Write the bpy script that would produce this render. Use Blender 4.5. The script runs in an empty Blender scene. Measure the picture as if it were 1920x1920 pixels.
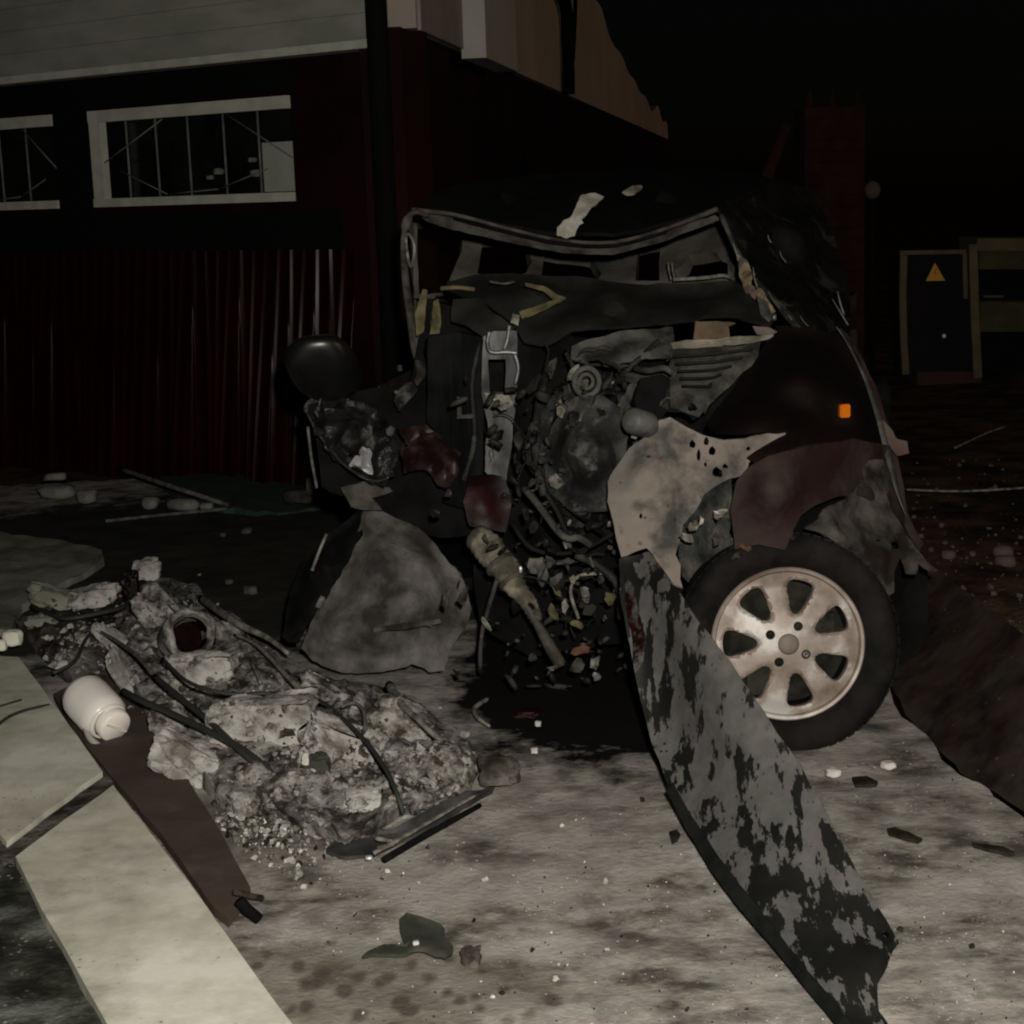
import bpy, bmesh, math, random
from mathutils import Vector, Matrix, noise
from mathutils.geometry import delaunay_2d_cdt
from math import radians as R, sin, cos, pi, tan, atan, sqrt, hypot
random.seed(7)
S = bpy.context.scene

# ------------------------------------------------------------------ camera
F = 3200.0                       # focal length in photo pixels (photo is 1920 wide)
PITCH = atan(610 / F); ROLL = R(2.0); H = 1.46
fwd = Vector((0, cos(PITCH), -sin(PITCH))); up0 = Vector((0, sin(PITCH), cos(PITCH))); rt0 = Vector((1, 0, 0))
rt = rt0 * cos(ROLL) - up0 * sin(ROLL); up = rt0 * sin(ROLL) + up0 * cos(ROLL)
CAM = Vector((0, 0, H))
cam_d = bpy.data.cameras.new('camera'); cam = bpy.data.objects.new('camera', cam_d)
S.collection.objects.link(cam); S.camera = cam
m = Matrix((rt, up, -fwd)).transposed().to_4x4(); m.translation = CAM
cam.matrix_world = m
cam_d.sensor_width = 36; cam_d.lens = 36 * F / 1920; cam_d.clip_end = 500; cam_d.clip_start = 0.05

# ------------------------------------------------------------------ world, street glow, phone torch
w = bpy.data.worlds.new('World'); S.world = w; w.use_nodes = True
nt = w.node_tree; nt.nodes.clear()
sky = nt.nodes.new('ShaderNodeTexSky'); sky.sky_type = 'NISHITA'; sky.sun_disc = False
SUN_EL, SUN_AZ = 9.0, 100.0       # azimuth clockwise from +Y (north)
sky.sun_elevation = R(SUN_EL); sky.sun_rotation = R(SUN_AZ)
bg = nt.nodes.new('ShaderNodeBackground'); bg.inputs['Strength'].default_value = 0.0004
wo = nt.nodes.new('ShaderNodeOutputWorld')
nt.links.new(sky.outputs[0], bg.inputs[0]); nt.links.new(bg.outputs[0], wo.inputs[0])
sd = bpy.data.lights.new('sun', 'SUN'); sd.energy = 0.16; sd.angle = R(4); sd.color = (1, .68, .45)
so = bpy.data.objects.new('sun', sd); S.collection.objects.link(so)
sv = Vector((sin(R(SUN_AZ)) * cos(R(SUN_EL)), cos(R(SUN_AZ)) * cos(R(SUN_EL)), sin(R(SUN_EL))))
so.rotation_euler = (-sv).to_track_quat('-Z', 'Y').to_euler()
fd = bpy.data.lights.new('phone_flash', 'POINT'); fd.energy = 690; fd.color = (1, .95, .86); fd.shadow_soft_size = 0.035
fo = bpy.data.objects.new('phone_flash', fd); fo.location = (0.10, 0.0, 1.62); S.collection.objects.link(fo)
S.view_settings.view_transform = 'Standard'; S.view_settings.look = 'None'
S.cycles.filter_width = 2.1   # soft phone lens
S.view_settings.exposure = 0.0; S.view_settings.gamma = 1

# ------------------------------------------------------------------ helpers
def ray(px, py): return fwd + rt * ((px - 960) / F) - up * ((py - 960) / F)
def P(px, py, D):
    d = ray(px, py); return CAM + d * (D / d.y)
def G(px, py, z=0.0):
    d = ray(px, py); return CAM + d * ((z - H) / d.z)
def gd(px, py, z=0.0): return G(px, py, z).y

def origin_of(o):
    v = Vector((0, 0, 0))
    while o is not None: v += o.location; o = o.parent
    return v
def tag(o, label=None, cat=None, group=None, kind=None):
    for k, v in (('label', label), ('category', cat), ('group', group), ('kind', kind)):
        if v: o[k] = v
    return o
def thing(name, label, cat, loc=(0, 0, 0), group=None):
    o = bpy.data.objects.new(name, None); S.collection.objects.link(o); o.location = loc
    o.empty_display_size = .1
    return tag(o, label, cat, group)

class MB:
    def __init__(s): s.v = []; s.f = []; s.sm = []
    def add(s, vs, fs, smooth=True):
        n = len(s.v); s.v += [Vector(a) for a in vs]
        s.f += [tuple(i + n for i in f) for f in fs]; s.sm += [smooth] * len(fs); return s
    def box(s, c, size, M=None, smooth=False, jit=0):
        c = Vector(c); a, b, d = [q / 2 for q in size]; vs = []
        for x in (-a, a):
            for y in (-b, b):
                for z in (-d, d):
                    v = Vector((x, y, z))
                    if jit: v += Vector([random.uniform(-jit, jit) for _ in range(3)])
                    if M is not None: v = M @ v
                    vs.append(c + v)
        return s.add(vs, [(0, 1, 3, 2), (4, 6, 7, 5), (0, 4, 5, 1), (2, 3, 7, 6), (0, 2, 6, 4), (1, 5, 7, 3)], smooth)
    def tube(s, pts, r, seg=8, spline=True, closed=False, flat=1.0):
        pts = [Vector(p) for p in pts]
        rs = r if isinstance(r, (list, tuple)) else [r] * len(pts)
        if spline and len(pts) > 2:
            q, qr = [], []
            n = len(pts)
            for i in range(n if closed else n - 1):
                g = lambda k: pts[k % n] if closed else pts[max(0, min(n - 1, k))]
                p0, p1, p2, p3 = g(i - 1), g(i), g(i + 1), g(i + 2)
                for t in (0, .25, .5, .75):
                    q.append(.5 * ((2 * p1) + (p2 - p0) * t + (2 * p0 - 5 * p1 + 4 * p2 - p3) * t * t + (3 * p1 - p0 - 3 * p2 + p3) * t ** 3))
                    qr.append(rs[i] * (1 - t) + rs[(i + 1) % n] * t)
            if not closed: q.append(pts[-1]); qr.append(rs[-1])
            pts, rs = q, qr
        n = len(pts); vs = []; ref = Vector((.3, .2, 1)).normalized()
        for i in range(n):
            a = pts[(i - 1) % n] if (closed or i > 0) else pts[i]
            b = pts[(i + 1) % n] if (closed or i < n - 1) else pts[i]
            t = (b - a).normalized()
            u = t.cross(ref)
            if u.length < .05: u = t.cross(Vector((1, 0, 0)))
            u.normalize(); v2 = t.cross(u)
            for k in range(seg):
                an = 2 * pi * k / seg
                vs.append(pts[i] + u * (cos(an) * rs[i]) + v2 * (sin(an) * rs[i] * flat))
        fs = []
        for i in range(n if closed else n - 1):
            j = (i + 1) % n
            for k in range(seg):
                l = (k + 1) % seg
                fs.append((i * seg + k, i * seg + l, j * seg + l, j * seg + k))
        if not closed:
            fs.append(tuple(range(seg))[::-1]); fs.append(tuple((n - 1) * seg + k for k in range(seg)))
        return s.add(vs, fs)
    def lathe(s, prof, c, axis, seg=48, smooth=True):
        axis = Vector(axis).normalized(); u = axis.cross(Vector((0, 0, 1))).normalized() if abs(axis.z) < .95 else Vector((1, 0, 0))
        v2 = axis.cross(u); c = Vector(c); vs = []
        for (r, h) in prof:
            for k in range(seg):
                a = 2 * pi * k / seg; vs.append(c + axis * h + u * (cos(a) * r) + v2 * (sin(a) * r))
        fs = []
        for i in range(len(prof) - 1):
            for k in range(seg):
                l = (k + 1) % seg; fs.append((i * seg + k, i * seg + l, (i + 1) * seg + l, (i + 1) * seg + k))
        return s.add(vs, fs, smooth)
    def chip(s, c, r_):
        n = random.randint(4, 6); M_ = Matrix.Rotation(random.uniform(0, 6.28), 3, Vector((random.uniform(-1, 1), random.uniform(-1, 1), random.uniform(-1, 1))).normalized())
        f_ = random.uniform(.25, .7); vs = []
        for h in (-1, 1):
            for k in range(n):
                a = 2 * pi * k / n + random.uniform(-.35, .35); q = random.uniform(.6, 1.15) * (1 if h < 0 else .8)
                vs.append(Vector(c) + M_ @ Vector((cos(a) * r_ * q * 1.3, sin(a) * r_ * q, h * r_ * f_)))
        return s.add(vs, [tuple(range(n))[::-1], tuple(range(n, 2 * n))] + [(k, (k + 1) % n, (k + 1) % n + n, k + n) for k in range(n)], False)
    def rock(s, c, size, sub=3, amp=.25, M=None, sc=2.0):
        bm = bmesh.new(); bmesh.ops.create_icosphere(bm, subdivisions=sub, radius=1)
        off = Vector([random.uniform(-50, 50) for _ in range(3)]); c = Vector(c)
        vs = []
        for v in bm.verts:
            p = v.co.copy(); d = noise.noise(p * sc * .6 + off) * amp * 1.6 + noise.noise(p * sc * 2 + off) * amp * .5 + noise.noise(p * sc * 6 + off) * amp * .2 + (noise.noise(p * sc * 14 + off) * amp * .10 if sub > 3 else 0)
            # chisel: clamp along random planes gives faceted, broken faces
            p = p * (1 + d)
            w1_ = noise.noise(Vector((p.y * 1.7, p.z * 1.7, 5)) + off) * .22
            p.x = max(-.82 + w1_, min(.78 + w1_, p.x)); p.y = max(-.8, min(.84, p.y)); p.z = max(-.7 - w1_, min(.72 + w1_, p.z))
            p = Vector((p.x * size[0], p.y * size[1], p.z * size[2]))
            if M is not None: p = M @ p
            vs.append(c + p)
        bm.verts.ensure_lookup_table(); bm.faces.ensure_lookup_table()
        fs = [tuple(v.index for v in f.verts) for f in bm.faces]; bm.free()
        return s.add(vs, fs, True)
    def build(s, name, mat, parent=None, top=False, bevel=0, flat_angle=None, subs=0):
        me = bpy.data.meshes.new(name)
        if parent is not None: org = origin_of(parent)
        elif top:
            n = len(s.v); org = Vector((sum(v.x for v in s.v) / n, sum(v.y for v in s.v) / n, min(v.z for v in s.v)))
        else: org = Vector((0, 0, 0))
        me.from_pydata([v - org for v in s.v], [], s.f)
        for p, q in zip(me.polygons, s.sm): p.use_smooth = q
        me.update(); me.materials.append(mat)
        bm = bmesh.new(); bm.from_mesh(me); bmesh.ops.recalc_face_normals(bm, faces=bm.faces)
        if bevel:
            es = [e for e in bm.edges if len(e.link_faces) == 2 and e.calc_face_angle(0) > .6]
            bmesh.ops.bevel(bm, geom=es, offset=bevel, segments=2, affect='EDGES', clamp_overlap=True)
        bm.to_mesh(me); bm.free()
        if flat_angle is not None:
            try: me.set_sharp_from_angle(angle=flat_angle)
            except Exception: pass
        o = bpy.data.objects.new(name, me); S.collection.objects.link(o)
        if parent is not None: o.parent = parent
        else: o.location = org
        return o

def pip(x, y, poly):
    c = False; n = len(poly); j = n - 1
    for i in range(n):
        xi, yi = poly[i][0], poly[i][1]; xj, yj = poly[j][0], poly[j][1]
        if (yi > y) != (yj > y) and x < (xj - xi) * (y - yi) / (yj - yi + 1e-9) + xi: c = not c
        j = i
    return c
def dens(poly, step, rag=0):
    out = []; n = len(poly)
    for i in range(n):
        a, b = poly[i], poly[(i + 1) % n]
        L = hypot(a[0] - b[0], a[1] - b[1]); k = max(1, int(L / step))
        for j in range(k):
            t = j / k
            q = [a[z] * (1 - t) + b[z] * t for z in range(len(a))]
            if rag and L > 0:
                nx, ny = (b[1] - a[1]) / L, -(b[0] - a[0]) / L
                d = (noise.noise(Vector((q[0] * .035, q[1] * .035, 3.3))) + .6 * noise.noise(Vector((q[0] * .11, q[1] * .11, 8.3)))) * rag * (1 if j else .4)
                q[0] += nx * d; q[1] += ny * d
            out.append(tuple(q))
    return out
def tri2d(outline, holes, step):
    """2D triangulation of outline (list of (x,y,..)) with interior grid; returns 2d verts + tris"""
    vs = [Vector((p[0], p[1])) for p in outline]; ed = [(i, (i + 1) % len(vs)) for i in range(len(vs))]
    for h in holes:
        n0 = len(vs); vs += [Vector((p[0], p[1])) for p in h]; ed += [(n0 + i, n0 + (i + 1) % len(h)) for i in range(len(h))]
    xs = [p[0] for p in outline]; ys = [p[1] for p in outline]
    y = min(ys) + step * .5; row = 0
    bnd = [(p[0], p[1]) for p in outline] + [(p[0], p[1]) for h in holes for p in h]
    while y < max(ys):
        x = min(xs) + step * (.5 if row % 2 else 0)
        while x < max(xs):
            xx = x + random.uniform(-.2, .2) * step; yy = y + random.uniform(-.2, .2) * step
            if pip(xx, yy, outline) and not any(pip(xx, yy, h) for h in holes) and all((xx - a) ** 2 + (yy - b) ** 2 > (step * .45) ** 2 for a, b in bnd):
                vs.append(Vector((xx, yy)))
            x += step
        y += step * .87; row += 1
    r = delaunay_2d_cdt(vs, ed, [], 0, 1e-5)
    V, T = r[0], r[2]; out = []
    for t in T:
        cx = sum(V[i].x for i in t) / 3; cy = sum(V[i].y for i in t) / 3
        if pip(cx, cy, outline) and not any(pip(cx, cy, h) for h in holes): out.append(tuple(t))
    return V, out
def patch(name, outline, mat, parent=None, th=.008, step=16, holes=(), ctrl=(), crump=.006, cs=6.0, rag=2.0, D=None, top=False, smooth=True, seed=0, mb=None, zmin=None):
    """sheet of real thickness; outline [(px,py,D)], depth interpolated, crumpled in 3D"""
    if D is not None: outline = [(p[0], p[1], D) for p in outline]
    ol = dens(outline, step, rag); hs = [dens([(p[0], p[1]) for p in h], step if max(q[0] for q in h) - min(q[0] for q in h) > 40 else 5, rag * .6 if max(q[0] for q in h) - min(q[0] for q in h) > 40 else .6) for h in holes]
    V, T = tri2d(ol, hs, step)
    src = [(p[0], p[1], p[2], 1.0) for p in ol] + [(c[0], c[1], c[2], 9.0) for c in ctrl]
    pts = []
    for v in V:
        ws = wd = 0
        for (x, y, d, k) in src:
            w_ = k / (((x - v.x) ** 2 + (y - v.y) ** 2) + 4) ** 1.5; ws += w_; wd += w_ * d
        p = P(v.x, v.y, wd / ws); q = p * cs + Vector((seed * 7.1, seed * 3.3, 0))
        dsp = Vector((noise.noise(q), noise.noise(q + Vector((31, 0, 0))), noise.noise(q + Vector((0, 47, 0)))))
        dsp += .45 * Vector((noise.noise(q * 3), noise.noise(q * 3 + Vector((31, 0, 0))), noise.noise(q * 3 + Vector((0, 47, 0)))))
        dv = dsp * crump; dv.y *= 1.6; dv.x *= .5; dv.z *= .6
        p = p + dv
        if zmin is not None: p.z = max(p.z, zmin)
        pts.append(p)
    bm = bmesh.new(); bv = [bm.verts.new(p) for p in pts]
    for t in T:
        try: bm.faces.new([bv[i] for i in t])
        except Exception: pass
    for v in list(bm.verts):
        if not v.link_faces: bm.verts.remove(v)
    bmesh.ops.recalc_face_normals(bm, faces=bm.faces)
    bm.normal_update()
    fav = sum((f.normal.dot(CAM - f.calc_center_median()) * f.calc_area() for f in bm.faces))
    if fav < 0: bmesh.ops.reverse_faces(bm, faces=bm.faces)
    # thickness away from the front side
    bm.normal_update()
    vl = list(bm.verts); fl = list(bm.faces); be = [e for e in bm.edges if len(e.link_faces) == 1]
    nv = {v: bm.verts.new(v.co - v.normal * th) for v in vl}
    for f in fl: bm.faces.new([nv[v] for v in reversed(f.verts)])
    for e in be:
        f = e.link_faces[0]; l = [l for l in f.loops if l.edge == e][0]
        a, b = l.vert, l.link_loop_next.vert
        try: bm.faces.new([b, a, nv[a], nv[b]])
        except Exception: pass
    bm.verts.index_update()
    r = MB() if mb is None else mb
    r.add([v.co.copy() for v in bm.verts], [tuple(v.index for v in f.verts) for f in bm.faces], smooth)
    bm.free()
    if mb is not None: return mb
    return r.build(name, mat, parent, top=top, flat_angle=R(50))
def prism(px_poly, z0, z1, step=30, rag=2, crump=0):
    """slab lying on the ground: outline picked where its top shows, extruded down"""
    ol = dens(px_poly, step, rag); V, T = tri2d(ol, [], step)
    mbx = MB(); top = []
    for v in V:
        g = G(v.x, v.y, z1); g.z += crump * noise.noise(g * 9); top.append(g)
    n = len(top); bot = [Vector((p.x, p.y, z0)) for p in top]
    fs = list(T) + [tuple(i + n for i in reversed(t)) for t in T]
    k = len(ol); fs += [(i, (i + 1) % k, (i + 1) % k + n, i + n) for i in range(k)]
    mbx.add(top + bot, fs, False); return mbx

# ------------------------------------------------------------------ materials
def mat(name, cols, scale=8, rough=.8, metal=0, bump=.3, bscale=40, detail=8, stretch=(1, 1, 1), lo=.40, hi=.60,
        ash=None, ash_amt=.5, ash_scale=14, ash_stretch=(1, 1, 1), specks=None, speck_scale=60, speck_size=.25,
        grad=None, ellc=None, spec=.5, extra=None, bdist=.004, coat=0, ash_soft=.06):
    m = bpy.data.materials.new(name); m.use_nodes = True; t = m.node_tree; N = t.nodes; L = t.links
    b = N['Principled BSDF']; b.inputs['Roughness'].default_value = rough; b.inputs['Metallic'].default_value = metal
    b.inputs['Specular IOR Level'].default_value = spec
    if coat: b.inputs['Coat Weight'].default_value = coat
    tc = N.new('ShaderNodeTexCoord')
    def mp(st, off=0):
        q = N.new('ShaderNodeMapping'); q.inputs['Scale'].default_value = st; q.inputs['Location'].default_value = (off, off * .7, off * .3)
        L.new(tc.outputs['Object'], q.inputs[0]); return q.outputs[0]
    def nz(vec, sc, det=8, rg=.6):
        n = N.new('ShaderNodeTexNoise'); n.inputs['Scale'].default_value = sc; n.inputs['Detail'].default_value = det; n.inputs['Roughness'].default_value = rg
        L.new(vec, n.inputs['Vector']); return n.outputs[0]
    def ramp(fac, stops):
        r = N.new('ShaderNodeValToRGB'); e = r.color_ramp.elements
        while len(e) < len(stops): e.new(.5)
        for el, (p_, c_) in zip(e, stops): el.position = p_; el.color = (*c_, 1) if len(c_) == 3 else c_
        L.new(fac, r.inputs[0]); return r.outputs[0]
    def mix(f, a, c):
        x = N.new('ShaderNodeMix'); x.data_type = 'RGBA'
        L.new(f, x.inputs[0])
        for s_, i in ((a, 6), (c, 7)):
            if isinstance(s_, tuple): x.inputs[i].default_value = (*s_, 1)
            else: L.new(s_, x.inputs[i])
        return x.outputs[2]
    def mth(op, a, c):
        x = N.new('ShaderNodeMath'); x.operation = op
        for i, s_ in enumerate((a, c)):
            if isinstance(s_, (int, float)): x.inputs[i].default_value = s_
            else: L.new(s_, x.inputs[i])
        return x.outputs[0]
    n = len(cols)
    col = ramp(nz(mp(stretch), scale, detail), [(lo + (hi - lo) * i / max(1, n - 1), c) for i, c in enumerate(cols)]) if n > 1 else None
    if col is None:
        col = ramp(nz(mp(stretch), scale, detail), [(0.3, tuple(c * .88 for c in cols[0])), (.7, tuple(c * 1.1 for c in cols[0]))])
    rf = None
    if ash is not None:
        f = nz(mp(ash_stretch, 5.5), ash_scale, 6, .62)
        if grad is not None:
            # grad = (axis vector, start, end, weight): adds to the mask from start to end
            dp = N.new('ShaderNodeVectorMath'); dp.operation = 'DOT_PRODUCT'; L.new(tc.outputs['Object'], dp.inputs[0]); dp.inputs[1].default_value = grad[0]
            mr = N.new('ShaderNodeMapRange'); L.new(dp.outputs['Value'], mr.inputs[0]); mr.inputs[1].default_value = grad[1]; mr.inputs[2].default_value = grad[2]
            mr.inputs[3].default_value = -grad[3]; mr.inputs[4].default_value = grad[3]
            f = mth('ADD', f, mr.outputs[0])
        if ellc is not None:
            q = N.new('ShaderNodeMapping'); q.vector_type = 'TEXTURE'; q.inputs['Location'].default_value = ellc[0]; q.inputs['Scale'].default_value = ellc[1]; q.inputs['Rotation'].default_value = ellc[3]
            L.new(tc.outputs['Object'], q.inputs[0]); ln = N.new('ShaderNodeVectorMath'); ln.operation = 'LENGTH'; L.new(q.outputs[0], ln.inputs[0])
            f = mth('ADD', f, mth('MULTIPLY', mth('SUBTRACT', 1.0, ln.outputs['Value']), ellc[2]))
        th_ = 1 - ash_amt
        th_ = .5 + (th_ - .5) * .32
        f = ramp(f, [(max(0, th_ - ash_soft), (0, 0, 0)), (min(1, th_ + ash_soft), (1, 1, 1))])
        ac = ramp(nz(mp((1, 1, 1), 9), 22, 8), [(.3, tuple(c * .72 for c in ash)), (.7, tuple(min(1, c * 1.18) for c in ash))])
        col = mix(f, col, ac)
        r2 = N.new('ShaderNodeMapRange'); L.new(f, r2.inputs[0]); r2.inputs[3].default_value = rough; r2.inputs[4].default_value = .95
        L.new(r2.outputs[0], b.inputs['Roughness'])
        if metal:
            r3 = N.new('ShaderNodeMapRange'); L.new(f, r3.inputs[0]); r3.inputs[3].default_value = metal; r3.inputs[4].default_value = 0
            L.new(r3.outputs[0], b.inputs['Metallic'])
    if specks is not None:
        vo = N.new('ShaderNodeTexVoronoi'); vo.inputs['Scale'].default_value = speck_scale; vo.inputs['Randomness'].default_value = 1
        L.new(mp((1, 1, 1), 2), vo.inputs['Vector'])
        gate = ramp(nz(mp((1, 1, 1), 13), speck_scale * .11, 3), [(.48, (0, 0, 0)), (.6, (1, 1, 1))])
        sp = ramp(vo.outputs['Distance'], [(speck_size * .7, (1, 1, 1)), (speck_size, (0, 0, 0))])
        x = mth('MULTIPLY', sp, gate)
        col = mix(x, col, specks)
    if extra is not None: col = extra(N, L, tc, mix, ramp, nz, mp, mth, col)
    L.new(col, b.inputs['Base Color'])
    if bump:
        bp = N.new('ShaderNodeBump'); bp.inputs['Strength'].default_value = bump; bp.inputs['Distance'].default_value = bdist
        L.new(nz(mp((1, 1, 1), 4), bscale, 8, .65), bp.inputs['Height']); L.new(bp.outputs[0], b.inputs['Normal'])
    return m

ASH = (.30, .275, .25)
def apron_extra(N, L, tc, mix, ramp, nz, mp, mth, col):
    # oil-soaked burnt ground under the wreck, greener damp dirt to the far left: stains with their own outline
    def ell(cx, cy, a, b_, rot=0):
        q = N.new('ShaderNodeMapping'); q.vector_type = 'TEXTURE'
        q.inputs['Location'].default_value = (cx, cy, 0); q.inputs['Rotation'].default_value = (0, 0, rot); q.inputs['Scale'].default_value = (a, b_, 100)
        L.new(tc.outputs['Object'], q.inputs[0])
        ln = N.new('ShaderNodeVectorMath'); ln.operation = 'LENGTH'; L.new(q.outputs[0], ln.inputs[0]); return ln.outputs['Value']
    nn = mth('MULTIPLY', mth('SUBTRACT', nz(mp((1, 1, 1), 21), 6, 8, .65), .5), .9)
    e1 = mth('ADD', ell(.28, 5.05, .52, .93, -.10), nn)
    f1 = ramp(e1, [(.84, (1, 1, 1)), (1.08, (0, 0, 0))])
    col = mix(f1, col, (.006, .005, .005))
    e2 = mth('ADD', ell(-1.3, 6.9, 1.9, 1.75, .2), nn)
    f2 = ramp(e2, [(.85, (.95, .95, .95)), (1.15, (0, 0, 0))])
    col = mix(f2, col, (.020, .021, .016))
    for (x, y, a_, b_2, k_) in ((960, 1650, .34, .16, .45), (1010, 1775, .20, .07, .6), (1800, 1680, .22, .12, .35), (760, 1640, .2, .1, .35), (1150, 1560, .3, .14, .3)):
        c_ = G(x, y); col = mix(mth('MULTIPLY', ramp(mth('ADD', ell(c_.x, c_.y, a_, b_2, .1), mth('MULTIPLY', nn, 1.3)), [(.45, (1, 1, 1)), (1.05, (0, 0, 0))]), k_), col, (.46, .43, .395))
    c_ = G(520, 1530); col = mix(mth('MULTIPLY', ramp(mth('ADD', ell(c_.x, c_.y, .33, .30, .5), mth('MULTIPLY', nn, 2.2)), [(.45, (1, 1, 1)), (1.0, (0, 0, 0))]), .75), col, (.075, .068, .052))
    # dark drips and footprints
    vo = N.new('ShaderNodeTexVoronoi'); vo.voronoi_dimensions = '2D'; vo.inputs['Scale'].default_value = 17; L.new(mp((1, .6, 1), 6), vo.inputs['Vector'])
    gc = G(700, 1850); gate = ramp(mth('ADD', ell(gc.x, gc.y, .42, .20, -.2), nn), [(.75, (1, 1, 1)), (1.0, (0, 0, 0))])
    col = mix(mth('MULTIPLY', gate, .55), col, (.165, .15, .115))
    f3 = mth('MULTIPLY', ramp(mth('ADD', vo.outputs['Distance'], mth('MULTIPLY', nn, 1.1)), [(.10, (1, 1, 1)), (.30, (0, 0, 0))]), gate)
    f3 = mth('MULTIPLY', f3, .8)
    return mix(f3, col, (.075, .062, .052))
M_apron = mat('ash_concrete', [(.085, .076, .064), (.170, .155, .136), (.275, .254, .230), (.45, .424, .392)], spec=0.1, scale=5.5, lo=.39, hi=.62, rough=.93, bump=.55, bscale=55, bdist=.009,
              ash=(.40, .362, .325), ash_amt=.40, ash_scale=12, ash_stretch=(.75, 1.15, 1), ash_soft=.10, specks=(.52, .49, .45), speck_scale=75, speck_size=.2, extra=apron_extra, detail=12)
M_soil = mat('burnt_soil', [(.016, .010, .006), (.052, .030, .018), (.10, .060, .034)], spec=0.1, scale=4, rough=.97, bump=1, bscale=30, bdist=.02,
             specks=(.10, .075, .055), speck_scale=34, speck_size=.2)
M_soil_l = mat('damp_dirt', [(.015, .016, .010), (.045, .048, .036), (.15, .155, .135)], spec=0.1, scale=6, rough=.95, bump=1, bscale=30, bdist=.015, specks=(.28, .27, .25), speck_scale=50)
M_cream = mat('cream_concrete', [(.57, .555, .455), (.67, .655, .555), (.75, .73, .635)], scale=3.5, rough=.8, bump=.25, bscale=60, bdist=.003, specks=(.24, .23, .19), speck_scale=38, speck_size=.17, ash=(.40, .385, .31), ash_amt=.36, ash_scale=5, ash_soft=.14)
M_creamedge = mat('cream_edge', [(.5, .46, .38), (.66, .63, .52)], scale=12, rough=.9, bump=.6, bscale=40)
M_board = mat('brown_board', [(.060, .043, .034), (.078, .056, .045)], spec=0.2, scale=3, rough=.75, bump=.15, bscale=50, specks=(.05, .03, .025), speck_scale=20, speck_size=.15, ash=(.085, .068, .055), ash_amt=.30, ash_scale=6, ash_soft=.12)
M_oldconc = mat('old_concrete', [(.14, .142, .108), (.21, .21, .17), (.29, .29, .25)], spec=0.1, scale=5, rough=.95, bump=.9, bscale=40, bdist=.01)
M_rub = mat('ashy_rubble', [(.045, .038, .031), (.15, .138, .122), (.29, .272, .25), (.40, .385, .36)], spec=0.1, scale=17, lo=.40, hi=.60, rough=.97, bump=1, bscale=45, bdist=.015, specks=(.07, .06, .05), speck_scale=45, speck_size=.3, detail=12)
M_rubl = mat('pale_rubble', [(.20, .18, .16), (.40, .38, .355), (.53, .505, .475)], spec=0.1, scale=10, lo=.38, hi=.58, rough=.97, bump=1, bscale=45, bdist=.015, specks=(.12, .10, .09), speck_scale=48, speck_size=.26, detail=12)
M_rubd = mat('charred_rubble', [(.02, .017, .014), (.075, .064, .055), (.17, .155, .14)], spec=0.1, scale=9, rough=.97, bump=1, bscale=40, bdist=.02)
M_cable = mat('black_cable', [(.022, .022, .018)], scale=20, rough=.7, bump=.1)
M_cablegrey = mat('ashy_cable', [(.05, .047, .04), (.13, .12, .105)], scale=25, rough=.9, bump=.2)
M_trim = mat('ashy_trim', [(.07, .063, .05), (.24, .22, .19)], scale=25, rough=.85, bump=.4)
M_white = mat('white_plastic', [(.68, .65, .61)], scale=6, rough=.28, bump=.02, spec=.5)
M_whitecap = mat('cap_plastic', [(.80, .74, .67)], scale=6, rough=.45, bump=.02)
M_panel = mat('ash_coated_panel', [(.007, .0075, .0065), (.013, .013, .011)], spec=0.3, scale=6, rough=.55, bump=.12, bscale=30, ash=(.108, .104, .097), ash_amt=.40, ash_scale=16, ash_stretch=(1.9, .60, .5),
              ellc=(G(1385, 1340, .28) - G(1560, 1850), (.24, .62, 9), .13, (0, 0, .22)), specks=(.016, .016, .014), speck_scale=44, speck_size=.22, ash_soft=.012)
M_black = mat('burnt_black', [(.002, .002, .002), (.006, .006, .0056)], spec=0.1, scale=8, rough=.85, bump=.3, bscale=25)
M_dark = mat('sooty_metal', [(.003, .003, .0028), (.009, .0088, .008)], spec=0.1, scale=7, rough=.7, bump=.5, bscale=25, ash=(.04, .039, .036), ash_amt=.12, ash_scale=9)
M_char = mat('sooty_engine', [(.004, .004, .004), (.012, .0115, .010), (.035, .034, .030)], spec=0.3, scale=11, rough=.65, bump=.8, bscale=30, bdist=.008, ash=(.10, .095, .088), ash_amt=.07, ash_scale=16)
M_greyash = mat('ash_grey', [(.02, .019, .016), (.05, .048, .043), (.09, .087, .079)], spec=0.1, scale=10, rough=.92, bump=.7, bscale=30, bdist=.006)
M_dim = mat('smoked_lining', [(.07, .064, .052), (.12, .11, .094)], spec=0.1, scale=5, rough=.95, bump=.4, bscale=16, bdist=.01)
M_dash = mat('scorched_dash', [(.008, .008, .0065), (.020, .0195, .0165)], spec=0.15, scale=4, rough=.9, bump=.4, bscale=20, bdist=.008)
M_frame = mat('bare_frame', [(.028, .025, .021), (.08, .072, .062)], spec=0.1, scale=14, rough=.8, bump=.5, bscale=30)
M_maroon = mat('maroon_paint', [(.011, .0042, .0036), (.020, .0078, .0066)], spec=0.25, scale=3, rough=.72, bump=.1, bscale=14, bdist=.006, ash=(.05, .040, .034), ash_amt=.18, ash_scale=6, ash_soft=.15)
M_fendtop = mat('sooty_fender', [(.0030, .0020, .0018), (.0075, .0036, .0030)], spec=0.1, scale=3, rough=.75, bump=.15, bscale=12, bdist=.006)
M_rednest = mat('dark_red_plastic', [(.004, .0010, .0010), (.016, .0018, .0018)], spec=.25, scale=9, rough=.5, bump=.4)
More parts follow.
